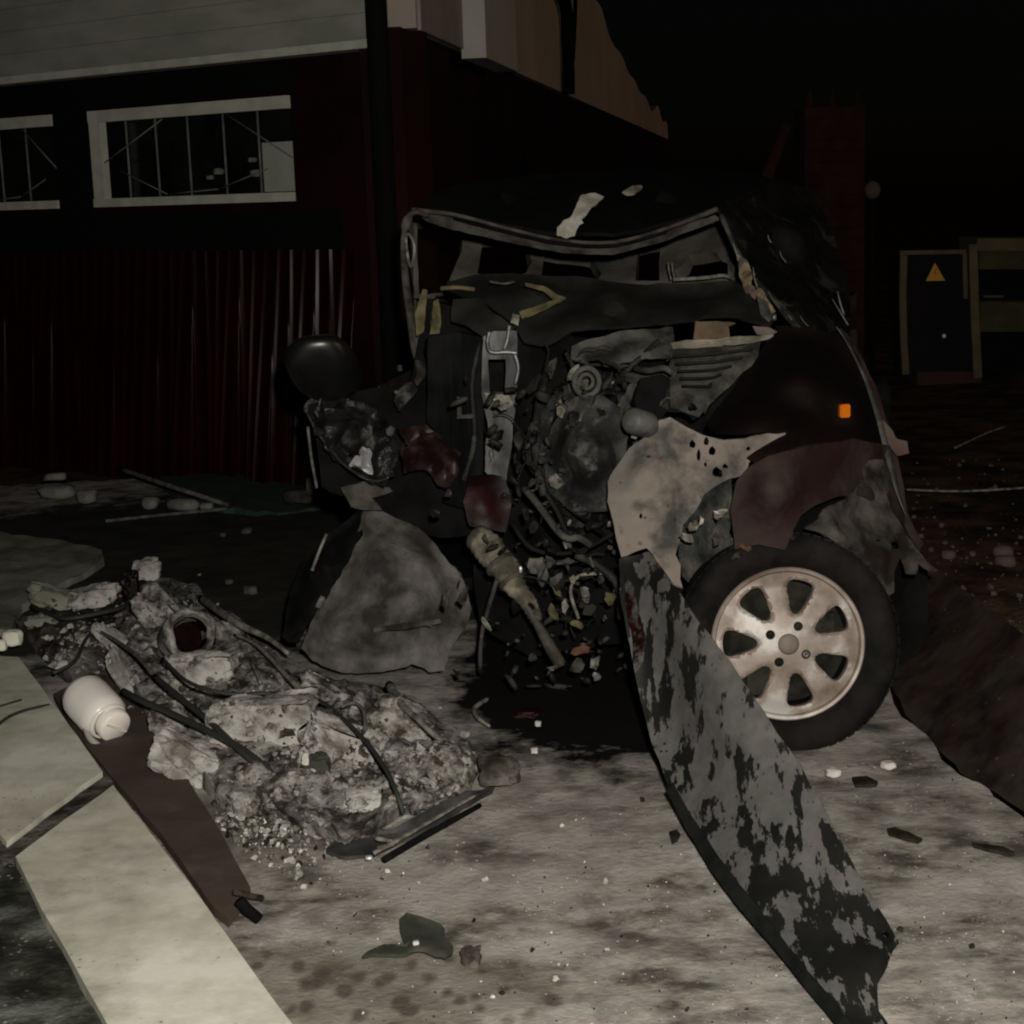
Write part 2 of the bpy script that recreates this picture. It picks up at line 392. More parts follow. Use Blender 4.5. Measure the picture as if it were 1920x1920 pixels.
M_bare = mat('scoured_sheet', [(.12, .112, .098), (.175, .15, .128), (.21, .172, .145)], scale=4, rough=.85, bump=.25, bscale=18, bdist=.006, ash=(.055, .054, .048), ash_amt=.30, ash_scale=10, ash_soft=.09, ellc=(P(1322, 975, 4.36) - Vector((.35, 5.1, 0)), (.15, 9, .20), .16, (0, 0, 0)), specks=(.02, .016, .013), speck_scale=22, speck_size=.16)
M_archash = mat('arch_ash', [(.018, .014, .011), (.05, .045, .038), (.085, .078, .067)], spec=0.1, scale=8, rough=.95, bump=.8, bscale=25, bdist=.008, specks=(.03, .02, .016), speck_scale=30, speck_size=.2)
M_foam = mat('yellow_foam', [(.055, .046, .018), (.14, .118, .055)], scale=20, rough=.95, bump=.8, bscale=60)
M_foamp = mat('pale_foam', [(.14, .125, .095), (.28, .25, .20)], scale=18, rough=.9, bump=.5, bscale=50)
M_foil = mat('crumpled_glossy_skin', [(.012, .011, .0105), (.045, .042, .040)], scale=9, rough=.16, metal=.5, bump=.8, bscale=18, bdist=.02, coat=.5)
M_gloss = mat('black_gloss_shell', [(.003, .0032, .0032)], scale=3, rough=.38, bump=.2, bscale=10, spec=.75)
M_steel = mat('scraped_steel', [(.07, .07, .073), (.24, .24, .25)], scale=16, rough=.45, metal=.5, bump=.4, bscale=26)
M_alu = mat('bright_alu', [(.42, .42, .43), (.6, .6, .6)], scale=16, rough=.4, metal=.4, bump=.4)
M_tyre = mat('tyre_rubber', [(.004, .0036, .0034), (.009, .0078, .0072)], spec=0.1, scale=7, rough=.85, bump=.4, bscale=40, ash=(.028, .025, .022), ash_amt=.25, ash_scale=5, ash_soft=.2)
M_rim = mat('dusty_alloy', [(.14, .105, .08), (.225, .18, .15), (.29, .24, .205), (.46, .43, .41)], scale=6, lo=.36, hi=.62, rough=.5, metal=.15, bump=.12, bscale=60, bdist=.002)
M_disc = mat('brake_dark', [(.010, .010, .007), (.032, .031, .023)], spec=0.1, scale=14, rough=.8, bump=.5)
M_amber = mat('amber_lens', [(.50, .11, .006), (.75, .20, .01)], scale=6, rough=.2, bump=0, coat=.6)
M_chrome = mat('pale_trim_strip', [(.05, .05, .046), (.11, .108, .10)], scale=18, rough=.45, bump=.3)
M_orange = mat('rust_orange', [(.07, .028, .014), (.13, .06, .03)], scale=14, rough=.9, bump=.5)
M_corr = mat('dark_red_sheet', [(.009, .0008, .001), (.014, .0011, .0014)], scale=2, rough=.18, bump=.04, bscale=6, spec=.014)
M_wallred = mat('dark_red_wall', [(.008, .0012, .0013), (.014, .0019, .0021)], spec=0.1, scale=2, rough=.75, bump=.1)
M_wallblk = mat('dark_band', [(.004, .0037, .0034)], spec=0.1, scale=4, rough=.85, bump=.1)
M_clad = mat('cream_cladding', [(.235, .24, .20), (.31, .31, .265)], scale=2.2, stretch=(1, 1, 3), rough=.8, bump=.12, bscale=30, specks=(.2, .2, .16), speck_scale=9, speck_size=.05)
M_wfr = mat('window_frame_paint', [(.42, .42, .35), (.52, .515, .44)], scale=9, rough=.8, bump=.25)
M_bar = mat('grille_bar_paint', [(.10, .10, .09), (.16, .16, .145)], scale=9, rough=.7, bump=.1)
M_glass = mat('dark_window_glass', [(.003, .0034, .003), (.010, .011, .009)], scale=3, rough=.12, bump=0, spec=.4)
M_side = mat('warm_lit_cladding', [(.31, .26, .22), (.37, .315, .27)], scale=.8, rough=.85, bump=.3, bscale=6)  # cream cladding coloured tan, the warm street glow painted in
M_sidep = mat('pale_tan_cladding', [(.24, .205, .185), (.29, .25, .23)], scale=2, rough=.8, bump=.1)
M_sidew = mat('pale_box_paint', [(.40, .38, .345)], scale=2, rough=.7, bump=.1)
M_brick = mat('dark_brick', [(.022, .008, .006), (.036, .013, .010)], spec=0.1, scale=6, rough=.9, bump=.6, bscale=12, bdist=.02)
M_ltd = mat('dull_stone', [(.085, .062, .05)], scale=6, rough=.9)
M_cabfr = mat('ochre_frame', [(.085, .062, .028), (.12, .088, .042)], scale=8, rough=.75, bump=.2)
M_cabdoor = mat('cabinet_door', [(.010, .008, .009)], spec=0.1, scale=4, rough=.7, bump=.05)
M_sign = mat('warning_yellow', [(.65, .32, .02)], scale=3, rough=.5, bump=0)
M_signd = mat('warning_mark', [(.42, .13, .01)], scale=3, rough=.5, bump=0)
M_shed = mat('ochre_plank', [(.04, .033, .012), (.06, .05, .019)], scale=6, rough=.85, bump=.4)
M_redsoil = mat('red_plinth', [(.03, .010, .006), (.05, .018, .011)], scale=8, rough=.9, bump=.5)
M_green = mat('dark_green_tarp', [(.008, .028, .014), (.014, .040, .022)], scale=6, rough=.8, bump=.6, bscale=12, bdist=.02)
M_litter = mat('pale_litter', [(.10, .095, .085), (.19, .18, .165)], scale=14, rough=.9, bump=.6)
M_litterw = mat('pale_wadding', [(.24, .225, .19), (.36, .34, .30)], scale=20, rough=.95, bump=.8)
M_crumb = mat('pale_crumbs', [(.38, .35, .32), (.6, .56, .52)], scale=20, rough=.9, bump=.4)
M_crumbd = mat('char_bits', [(.012, .010, .008), (.03, .026, .022)], spec=0.1, scale=20, rough=.95, bump=.4)
M_leafd = mat('sooty_scrap', [(.022, .024, .016), (.042, .042, .031)], scale=14, rough=.85, bump=.4)

# ------------------------------------------------------------------ ground
def hgt(x, y):
    h = -.07 + .03 * noise.noise(Vector((x * .5, y * .5, 1))) + .014 * noise.noise(Vector((x * 3, y * 3, 5)))
    # sunken burnt strip along the right-hand edge of the apron
    a = G(1700, 1300, 0); b_ = G(1960, 1500, 0)
    t = (Vector((x, y, 0)) - a); d = (b_ - a).normalized(); n_ = Vector((-d.y, d.x, 0))
    if n_.y < 0: n_ = -n_
    s_ = t.dot(n_); u_ = t.dot(d)
    if u_ > -1.6: h -= .16 * max(0, 1 - ((s_ - .42) / .55) ** 2) * min(1, (u_ + 1.6) / .8)
    return h
mbg = MB(); nx, ny = 150, 190; vs = []
def sp(i, n, a, b, c0, p=2.6):
    t = 2 * i / n - 1
    return c0 + (abs(t) ** p) * (b - c0 if t > 0 else a - c0) * (1 if t > 0 else 1) if True else 0
for j in range(ny + 1):
    y = -25 + (4 + 25) * 0
    t = j / ny; y = 1.0 + 9 * t if t < .75 else 7.75 + ((t - .75) / .25) ** 2.4 * 240
    if j == 0: y = -60
    for i in range(nx + 1):
        x = sp(i, nx, -150, 150, .4, 3.2)
        vs.append(Vector((x, y, hgt(x, y) if hypot(x, y) < 40 and y > 0 else -.07)))
mbg.add(vs, [(j * (nx + 1) + i, j * (nx + 1) + i + 1, (j + 1) * (nx + 1) + i + 1, (j + 1) * (nx + 1) + i) for j in range(ny) for i in range(nx)])
tag(mbg.build('ground', M_soil), kind='structure')

# concrete apron in front of and below the wreck
ap = [(-300, 1990), (-300, 930), (200, 900), (560, 900), (900, 880), (1500, 880), (1700, 1000), (1640, 1090), (1670, 1190), (1665, 1250), (1668, 1290),
      (1690, 1345), (1745, 1385), (1765, 1425), (1800, 1455), (1850, 1472), (1862, 1492), (1920, 1535), (2100, 1640), (2100, 1990)]
def apron():
    ol = dens(ap, 20, 5); gp = [G(p[0], p[1], 0) for p in ol]
    V, T = tri2d([(p.x, p.y) for p in gp], [], .055)
    n = len(V); top = []
    for i, v in enumerate(V):
        z = .010 * noise.noise(Vector((v.x * 2, v.y * 2, 0))) + .006 * noise.noise(Vector((v.x * 9, v.y * 9, 2))) + .003 * noise.noise(Vector((v.x * 30, v.y * 30, 2)))
        top.append(Vector((v.x, v.y, z)))
    bot = [Vector((p.x, p.y, -.3)) for p in top[:len(gp)]]; k = len(gp)
    a = MB(); a.add(top, T, True); a.add(top[:k] + bot, [(i, (i + 1) % k, (i + 1) % k + k, i + k) for i in range(k)], False)
    return a
tag(apron().build('pavement', M_apron, flat_angle=R(60)), kind='structure')
# darker gritty ground outside the slabs, bottom left
tag(prism([(-260, 1990), (-260, 1560), (-10, 1560), (30, 1600), (110, 1760), (205, 1925), (230, 1990)], -.02, .022, 22, 4, .012).build('dirt_path', M_soil_l), kind='structure')

# ------------------------------------------------------------------ cream slabs, board, old slab
def slab(pts, label):
    t = prism(pts, 0.005, .045, 26, 1.6, .002)
    return tag(t.build('concrete_slab', M_cream, top=True), label, 'slab', 'cream concrete slabs of the edging')
slab([(29, 1606), (64, 1580), (125, 1534), (212, 1472), (262, 1535), (355, 1655), (470, 1815), (580, 1965), (235, 1985), (200, 1918), (168, 1862), (129, 1790), (77, 1703)],
     'large cream concrete slab in the bottom left corner, nearest of the edging')
slab([(-60, 1228), (35, 1232), (75, 1285), (130, 1360), (192, 1446), (106, 1507), (12, 1578), (-60, 1496)],
     'cream concrete slab crossed by a thin wire, beyond the dark joint')
tag(prism([(100, 1300), (190, 1255), (300, 1360), (370, 1490), (420, 1570), (470, 1665), (428, 1722), (400, 1700), (300, 1560), (205, 1450), (140, 1370)], .008, .028, 24, 2, .003)
    .build('wooden_board', M_board, top=True), 'flat brown board lying along the cream slabs under the white tank', 'board')
tag(prism([(-40, 1540), (12, 1574), (106, 1500), (190, 1438), (215, 1470), (120, 1540), (30, 1606), (-40, 1640)], 0, .03, 12, 1).build('gap_shade_strip', M_rubd), kind='structure')  # dark strip laid in the open slab gap to paint its shade
tag(prism([(-120, 985), (0, 998), (90, 1008), (190, 1030), (195, 1048), (150, 1078), (100, 1102), (40, 1135), (20, 1180), (-120, 1180)], 0.0, .03, 22, 4, .01)
    .build('broken_slab', M_oldconc, top=True), 'weathered grey concrete slab at the left edge behind the rubble', 'slab')

# ------------------------------------------------------------------ building on the left
CZ = 2.12; K0 = P(752, 105, 8.3); K0.z = 0; K1 = P(-10, 180, 10.12); K1.z = 0
fdir = (K1 - K0).normalized(); fn = Vector((fdir.y, -fdir.x, 0)); fn = fn if fn.y < 0 else -fn
K2 = K0 + fdir * 4.6
sdir = Vector((.147, 1, 0)).normalized(); sn = Vector((sdir.y, -sdir.x, 0))  # side wall faces +X
bld = thing('building', 'dark red building with corrugated lower wall and cream cladding above', 'building', (K0 + K2) / 2)
def fp(s, z, o=0): return K0 + fdir * s + fn * o + Vector((0, 0, z))
def sidep(s, z, o=0): return K0 + sdir * s + sn * o + Vector((0, 0, z))
def wallbox(mb, fpt, s0, s1, z0, z1, o0, o1):
    vs = [fpt(s, z, o) for s in (s0, s1) for z in (z0, z1) for o in (o0, o1)]
    return mb.add(vs, [(0, 1, 3, 2), (4, 6, 7, 5), (0, 4, 5, 1), (2, 3, 7, 6), (0, 2, 6, 4), (1, 5, 7, 3)], False)
def sof(px, py):   # photo point -> (s,z) on the facade plane
    d = ray(px, py); t = (K0 - CAM).dot(fn) / d.dot(fn); p = CAM + d * t
    return (p - K0).dot(fdir), p.z
def sos(px, py):
    d = ray(px, py); t = (K0 - CAM).dot(sn) / d.dot(sn); p = CAM + d * t
    return (p - K0).dot(sdir), p.z
w1 = [sof(172, 210), sof(555, 378)]; a0, a1 = w1[1][0], w1[0][0]; zt = sof(360, 194)[1]; zb = sof(360, 383)[1]
b1 = sof(103, 225)[0]; b0_ = b1 + .95
mbw = MB()
wallbox(mbw, fp, 0, a0, -.3, 2.2, 0, -.2); wallbox(mbw, fp, a0, a1, -.3, zb, 0, -.2); wallbox(mbw, fp, a0, a1, zt, 2.2, 0, -.2)
wallbox(mbw, fp, a1, b1, -.3, 2.2, 0, -.2); wallbox(mbw, fp, b1, b0_, -.3, zb, 0, -.2); wallbox(mbw, fp, b1, b0_, zt, 2.2, 0, -.2); wallbox(mbw, fp, b0_, 4.6, -.3, 2.2, 0, -.2)
mbw.build('front_wall', M_wallred, bld)
mbw = MB(); wallbox(mbw, fp, a0 - .02, 4.6, zt + .03, CZ - .01, .004, .02); wallbox(mbw, fp, a1 + .004, b1 - .004, zb - .05, zt + .03, .004, .02)
wallbox(mbw, fp, a0 - .3, 4.6, 1.19, zb - .045, .004, .02); mbw.build('dark_band', M_wallblk, bld)
# cream cladding above: shiplap boards, with drip edge
mbw = MB(); z = CZ + .045; k = 0
while z < 4.2:
    vs = [fp(s, zz, o) for s in (.125, 4.6) for (zz, o) in ((z, .10), (z + .1185, .0975), (z + .1185, .0), (z, .0))]
    mbw.add(vs, [(0, 4, 5, 1), (1, 5, 6, 2), (3, 7, 4, 0), (0, 1, 2, 3), (7, 6, 5, 4)], False); z += .12
mbw.build('upper_cladding', M_clad, bld)
mbw = MB(); wallbox(mbw, fp, .09, 4.6, CZ, CZ + .04, .0, .135); mbw.build('drip_edge', M_wfr, bld)
# corrugated lower sheets leaning slightly back
mbc = MB(); pitch = .088; n = int(4.2 / pitch * 10); vs = []
for i in range(n + 1):
    s = .31 + i * pitch / 10; ph = (i % 10) / 10 * 2 * pi
    rr = (.5 + .5 * cos(ph)) ** 3 * .024 + .0015 * noise.noise(Vector((s * 5, 0, 0)))
    for q in range(7):
        zz = -.05 + q * 1.235 / 6; wob = .004 * noise.noise(Vector((int((s + .04) / pitch) * 3.7, zz * 1.2, 4)))
        vs.append(fp(s + wob, zz, .03 + rr + (1.19 - zz) * (.110 + .11 * noise.noise(Vector((int((s + .04) / pitch) * 9.13 + .37, .5, 1.3))))))
mbc.add(vs, [(i * 7 + q, (i + 1) * 7 + q, (i + 1) * 7 + q + 1, i * 7 + q + 1) for i in range(n) for q in range(6)])
mbc.build('corrugated_sheet', M_corr, bld)
# windows with bars
def window(s0, s1, cut_right, bars, first):
    mf = MB(); t1 = .062
    wallbox(mf, fp, s0 + (0 if first else -.0), s1, zt - t1, zt, -.02, .035)
    wallbox(mf, fp, s0, s1, zb, zb + .045, -.02, .038)
    wallbox(mf, fp, s1 - .085, s1, zb + .045, zt - t1, -.02, .03)
    wf = mf.build('window', M_wfr, bld)
    mg = MB(); wallbox(mg, fp, s0 + .003, s1 - .003, zb + .01, zt - .01, -.12, -.10); mg.build('pane', M_glass, wf)
    mo = MB()
    for s in bars: mo.tube([fp(s, zb + .04, .0), fp(s, zt - .05, .0)], .0065, 6, False)
    w_ = s1 - s0
    for (u0, v0, u1, v1) in ((.0, .42, .30, .98), (.62, .98, .98, .42), (.12, .30, .36, .08), (.36, .08, .62, .04), (.62, .04, .86, .36)):
        q0 = fp(s0 + w_ * u0, zb + .04 + (zt - zb - .10) * v0, .008); q1 = fp(s0 + w_ * u1, zb + .04 + (zt - zb - .10) * v1, .008)
        mo.tube([q0, q1], .004, 6, False)
    mo.build('window_grille', M_bar, wf)
    return wf
bx_ = [sof(x, 290)[0] for x in (487, 422, 355, 295, 240)]
wf = window(a0, a1, True, bx_, True)
mg = MB(); sA, zA = sof(483, 268); sB, zB = sof(553, 365); wallbox(mg, fp, sB, sA, zb + .05, zA, -.04, -.03)
mg.build('cardboard_sheet', mat('window_card', [(.34, .35, .30)], rough=.9), wf)
for (x, y, r_) in ((395, 322, .028), (378, 333, .02), (458, 300, .022), (465, 325, .03)):  # pale lumps standing in for the flash reflection and things behind the grille
    s, z_ = sof(x, y); mg = MB(); mg.rock(fp(s, z_, -.06), (r_ * 1.3, .012, r_ * .8), 2, .3); mg.build('reflection_and_clutter', M_litter, wf)
window(b1, b0_, False, [sof(52, 300)[0], sof(2, 300)[0], sof(-50, 300)[0]], False)
# corner downpipe
mp_ = MB(); mp_.tube([fp(.055, -.05, .10), fp(.055, 4.2, .10)], .052, 12, False)
mp_.build('downpipe', M_wallblk, bld)
# side wall receding on the right of the corner
mbw = MB(); SZ = 2.215
wallbox(mbw, sidep, .0, 24, -.3, SZ, -.2, 0); mbw.build('side_wall', M_wallred, bld)
prof = [(0.10, 4.3), (7.0, 4.3), (7.6, 3.62), (8.6, 3.32), (9.6, 3.22), (10.6, 3.26), (11.3, 3.10), (12.5, 3.02), (14, 2.86), (16, 2.72), (19, 2.62), (24, 2.50)]
mbw = MB(); nn_ = 160
vs = []
for i in range(nn_ + 1):
    s = .10 + (24 - .10) * (i / nn_) ** 1.4
    for k in range(len(prof) - 1):
        if prof[k][0] <= s <= prof[k + 1][0] + 1e-6:
            t = (s - prof[k][0]) / (prof[k + 1][0] - prof[k][0]); zz = prof[k][1] * (1 - t) + prof[k + 1][1] * t
    if s > 6.8: zz += .26 * noise.noise(Vector((s * .55, 0, 0)))
    vs += [sidep(s, SZ, .06), sidep(s, zz, .05), sidep(s, zz, -.1), sidep(s, SZ, -.1)]
fs = []
for i in range(nn_):
    for k in range(4): fs.append((i * 4 + k, (i + 1) * 4 + k, (i + 1) * 4 + (k + 1) % 4, i * 4 + (k + 1) % 4))
fs += [(0, 1, 2, 3), tuple(nn_ * 4 + k for k in (3, 2, 1, 0))]
mbw.add(vs, fs, False); mbw.build('side_cladding', M_side, bld)
sA = sos(843, 80)[0]
mbw = MB(); wallbox(mbw, sidep, .12, sA - .02, SZ - .01, 4.25, .062, .08); mbw.build('pale_panel', M_sidep, bld)
sC = sos(908, 80)[0]
mbw = MB(); wallbox(mbw, sidep, sA, sC, SZ - .06, 4.25, .064, .20); mbw.build('box_column', M_sidew, bld)
s1_ = sos(1036, 150)[0]; s2_ = sos(1020, 0)[0]
mp_ = MB(); mp_.tube([sidep(s2_ - .35, 3.5, .12), sidep(s2_ - .1, 3.05, .12), sidep(s1_ + .1, 2.85, .12), sidep(s1_ + .1, 2.2, .12)], .055, 8)
mp_.tube([sidep(s1_ + 1.2, 3.7, .12), sidep(s1_ + .8, 2.9, .12), sidep(s1_ + .5, 2.5, .12)], .02, 6)
mp_.build('drain_pipe', M_wallblk, bld)

# ------------------------------------------------------------------ litter and rods by the wall
def single(mb, name, m_, label, cat, group=None, **k): return tag(mb.build(name, m_, top=True, **k), label, cat, group)
single(MB().tube([P(222, 878, 8.6), G(330, 915, .12), G(428, 947, .03)], .012, 6), 'metal_rod', M_cablegrey, 'thin grey rod slanting from the corrugated wall to the ground', 'rod')
single(MB().tube([G(198, 977, .02), G(300, 966, .02), G(425, 954, .02)], .008, 6), 'timber_batten', M_cablegrey, 'thin batten lying flat on the dark ground before the wall', 'batten')
single(MB().rock(G(104, 893, .10), (.07, .05, .025), 2), 'paper_scrap', M_litter, 'small pale scrap topmost in the litter at far left', 'litter', 'litter lying by the wall')
mb = MB().rock(G(108, 922, .05), (.11, .06, .04), 2); single(mb, 'plastic_bag', M_litter, 'crumpled grey bag below the topmost pale scrap', 'litter', 'litter lying by the wall')
single(MB().rock(G(164, 930, .05), (.06, .05, .045), 2), 'crushed_can', M_litter, 'small round crushed can right of the crumpled grey bag', 'litter', 'litter lying by the wall')
single(MB().rock(G(283, 943, .03), (.05, .05, .04), 2), 'pale_stone', M_litter, 'pale stone left of the bottle under the grey rod', 'stone', 'litter lying by the wall')
single(MB().tube([G(318, 946, .03), G(335, 946, .035), G(362, 947, .03), G(370, 947, .025)], [.022, .03, .03, .014], 8), 'plastic_bottle', M_litter, 'pale bottle lying under the tip of the grey rod', 'bottle')
single(MB().rock(G(388, 949, .03), (.04, .04, .025), 2), 'pale_stone', M_litter, 'small pale stone just right of the bottle by the rod tip', 'stone', 'litter lying by the wall')
mb = MB().rock(G(562, 930, .05), (.09, .06, .045), 3); mb.rock(G(585, 912, .12), (.035, .04, .06), 2)
single(mb, 'crumpled_cloth', M_greyash, 'crumpled grey cloth beside the foot of the black mirror housing', 'cloth')
gp = prism([(400, 952), (330, 935), (300, 895), (430, 880), (600, 885), (640, 915), (600, 950), (480, 962)], .0, .018, 18, 5, .02)
single(gp, 'tarpaulin', M_green, 'dark green tarpaulin spread at the foot of the corrugated wall', 'tarpaulin')
for (x, y, r_, lb) in ((463, 995, .028, 'round pale stone alone on the dark ground below the tarpaulin'), (418, 1002, .018, 'small flat stone left of the round one below the tarpaulin'),
                       (470, 1105, .035, 'pale grey stone on dark ground left of the domed wheel housing'), (430, 1090, .02, 'small grey stone left of the larger one by the wheel housing')):
    single(MB().rock(G(x, y, r_ * .6), (r_, r_, r_ * .7), 2), 'loose_stone', M_greyash, lb, 'stone', 'stones on the dark ground')

# ------------------------------------------------------------------ right background
ct = P(1752, 690, 12.4); ct.z = 0
cab = thing('electrical_cabinet', 'black door electrical cabinet with yellow warning triangle in ochre frame', 'cabinet', ct)
YB = 12.4
def rect(mb, x0, y0, x1, y1, D0, th): # px rectangle (slanted with the view) as box
    pts = [P(x0, y0, D0), P(x1, y0, D0), P(x1, y1, D0), P(x0, y1, D0)]
    vs = pts + [p + Vector((0, th, 0)) for p in pts]
    return mb.add(vs, [(0, 1, 2, 3), (7, 6, 5, 4), (0, 4, 5, 1), (1, 5, 6, 2), (2, 6, 7, 3), (3, 7, 4, 0)], False)
mb = MB()
def bar(mb, pts, wd, D0, th=.05):
    for a, b_ in zip(pts[:-1], pts[1:]):
        A, B = P(*a, D0), P(*b_, D0); d = (B - A).normalized(); n_ = Vector((d.z, 0, -d.x)) * wd / 2
        q = [A + n_, B + n_, B - n_, A - n_]; mb.add(q + [p + Vector((0, th, 0)) for p in q], [(0, 1, 2, 3), (7, 6, 5, 4), (0, 4, 5, 1), (1, 5, 6, 2), (2, 6, 7, 3), (3, 7, 4, 0)], False)
    return mb
bar(mb, [(1695, 474), (1693, 560), (1695, 640), (1699, 702)], .048, YB)
bar(mb, [(1688, 474), (1812, 472)], .03, YB - .004); bar(mb, [(1809, 474), (1811, 560)], .03, YB - .006)
mb.build('door_frame', M_cabfr, cab)
mb = MB(); bar(mb, [(1825, 458), (1828, 580), (1834, 708)], .06, YB - .012, .07); mb.build('corner_post', M_cabfr, cab)
mb = MB(); rect(mb, 1697, 478, 1826, 700, YB + .03, .35); mb.build('door', M_cabdoor, cab)
mb = MB(); pt = [P(1753, 493, YB + .024), P(1772, 526, YB + .024), P(1736, 527, YB + .024)]
mb.add(pt + [p + Vector((0, .006, 0)) for p in pt], [(0, 1, 2), (5, 4, 3), (0, 3, 4, 1), (1, 4, 5, 2), (2, 5, 3, 0)], False); sg = mb.build('warning_sign', M_sign, cab)
mb = MB(); pt = [P(1754.5, 503, YB + .021), P(1751, 513, YB + .021), P(1754, 513, YB + .021), P(1751.5, 523, YB + .021), P(1757, 511, YB + .021), P(1754.2, 511, YB + .021), P(1757, 503, YB + .021)]
mb.add(pt, [(0, 1, 2, 3, 4, 5, 6)], False); mb.build('lightning_mark', M_signd, sg)
mb = MB(); mb.rock(P(1770, 630, YB), (.016, .012, .02), 2, .1); mb.build('padlock', mat('lock_metal', [(.8, .8, .78)], rough=.3, bump=0), cab)
mb = MB(); rect(mb, 1720, 697, 1840, 722, YB + .0, .35); mb.build('plinth', M_redsoil, cab)
st_ = P(1900, 640, 12.7); st_.z = 0
sh = thing('ochre_stall', 'ochre plank stall with dark opening at the right edge', 'stall', st_)
mb = MB(); rect(mb, 1832, 447, 2050, 470, 12.7, .5); mb.build('top_rail', M_cabfr, sh)
mb = MB(); rect(mb, 1836, 470, 2050, 505, 12.73, .45); mb.build('upper_plank', M_shed, sh)
mb = MB(); rect(mb, 1838, 566, 2050, 622, 12.73, .45); mb.build('lower_plank', M_shed, sh)
mb = MB(); rect(mb, 1836, 505, 2050, 566, 12.95, .3); rect(mb, 1840, 622, 2050, 700, 12.95, .3); mb.build('dark_recess', M_black, sh)
mb = MB(); rect(mb, 1844, 554, 1882, 558, 12.72, .04); mb.build('rail', M_ltd, sh)
# brick gate pillar behind the car with finials and a raking strut
pb = P(1565, 640, 12.0); pb.z = 0
gpst = thing('brick_pillar', 'tall dark red brick pillar with spiked top behind the car', 'pillar', pb)
mb = MB(); zt_ = P(1565, 195, 12).z; xl, xr = P(1508, 300, 12).x, P(1622, 300, 12).x
rows = int((zt_ + .1) / .075)
for r_ in range(rows):
    z0 = -.1 + r_ * .075; off = .06 if r_ % 2 else 0
    mb.box(((xl + xr) / 2, 12.2, z0 + .0365), (xr - xl - .006, .4, .073))
    for k in range(4):
        x = xl + off + k * .125
        if x + .12 <= xr: mb.box((x + .058, 11.998, z0 + .033), (.112, .012, .062))
mb.build('shaft', M_brick, gpst)
for x in (1518, 1560, 1608):
    mb = MB(); mb.tube([P(x, 200, 12.1), P(x, 185, 12.1), P(x, 168, 12.1)], [.03, .022, .012], 6); mb.build('spike', M_brick, gpst)
mb = MB(); mb.tube([P(1475, 232, 12), P(1458, 280, 12), P(1440, 325, 12), P(1425, 420, 12)], [.035, .045, .05, .05], 6)
single(mb, 'leaning_pole', M_brick, 'short dark pole leaning left of the brick pillar', 'pole')
mb = MB(); mb.lathe([(.001, -.06), (.03, -.05), (.05, -.02), (.055, .01), (.045, .04), (.02, .06), (.001, .065)], P(1636, 357, 11.8), (0, 0, 1), 16)
po_ = MB().tube([P(1636, 370, 11.8), P(1636, 470, 11.8), P(1637, 700, 11.8)], .016, 8, False)
lpo = single(po_, 'lamp_post', M_wallblk, 'thin post with small round unlit globe right of the brick pillar', 'lamp post')
mb.build('globe', M_ltd, lpo)
for (x, y, a, lb) in ((1880, 1035, .05, 'ochre stone upper of the pair at the right edge'), (1885, 1052, .045, 'ochre stone lower of the pair at the right edge'),
                      (1778, 1040, .035, 'reddish clod on the soil right of the wheel arch'), (1725, 1005, .02, 'tiny upright pale chip on soil by the trim strip'), (1846, 1372, .022, 'pale pebble alone in the sunken black strip')):
    single(MB().rock(G(x, y, -.05 + a * .5), (a, a, a * .7), 2), 'loose_stone', M_ltd, lb, 'stone', 'stones on the brown soil')
single(MB().tube([G(1700, 918, .0), G(1810, 921, .0), G(1960, 912, .0)], .006, 5), 'wire', M_trim, 'thin pale wire lying across brown soil at right, the lower one', 'wire', 'wires on the brown soil')
single(MB().tube([G(1790, 840, .0), G(1850, 812, .0), G(1885, 800, .0)], .006, 5), 'wire', M_trim, 'short thin wire on brown soil nearer to the cabinet', 'wire', 'wires on the brown soil')
mb = MB()
for i in range(500):
    x, y = random.uniform(1700, 1960), random.uniform(860, 1480); r_ = .002 + .012 * random.random() ** 3
    g = G(x, y, -.06); g.z = hgt(g.x, g.y) + r_ * .4
    if y > 1200 and x < 1640 + (y - 1200) * .9: continue
    mb.chip(g, r_)
tag(mb.build('gravel', M_ltd), kind='stuff', label='scattered gravel and clods on the brown soil', cat='gravel')

# ------------------------------------------------------------------ wrecked car
C0 = Vector((.35, 5.1, 0))
car = thing('wrecked_car', 'dark maroon car crushed and burnt open at the front, its roof sagging', 'car', C0)
def cp(name, ol, m_, **k): return patch(name, ol, m_, car, **k)
def pts(l, D=None): return [P(p[0], p[1], p[2] if D is None else D) for p in l]
def scrap(name, x, y, D_, w_, h_, m_, ang=0, cr=.015, seed=0):
    n = random.randint(5, 7); ol = []
    for k in range(n):
        a = 2 * pi * k / n + random.uniform(-.25, .25); r_ = random.uniform(.7, 1.1)
        X, Y = cos(a) * w_ * r_, sin(a) * h_ * r_; ol.append((x + X * cos(ang) - Y * sin(ang), y + X * sin(ang) + Y * cos(ang), D_ + random.uniform(-.02, .02)))
    return cp(name, ol, m_, crump=cr, cs=12, step=max(4, min(w_, h_) * .6), rag=1.5, seed=seed, th=.006)
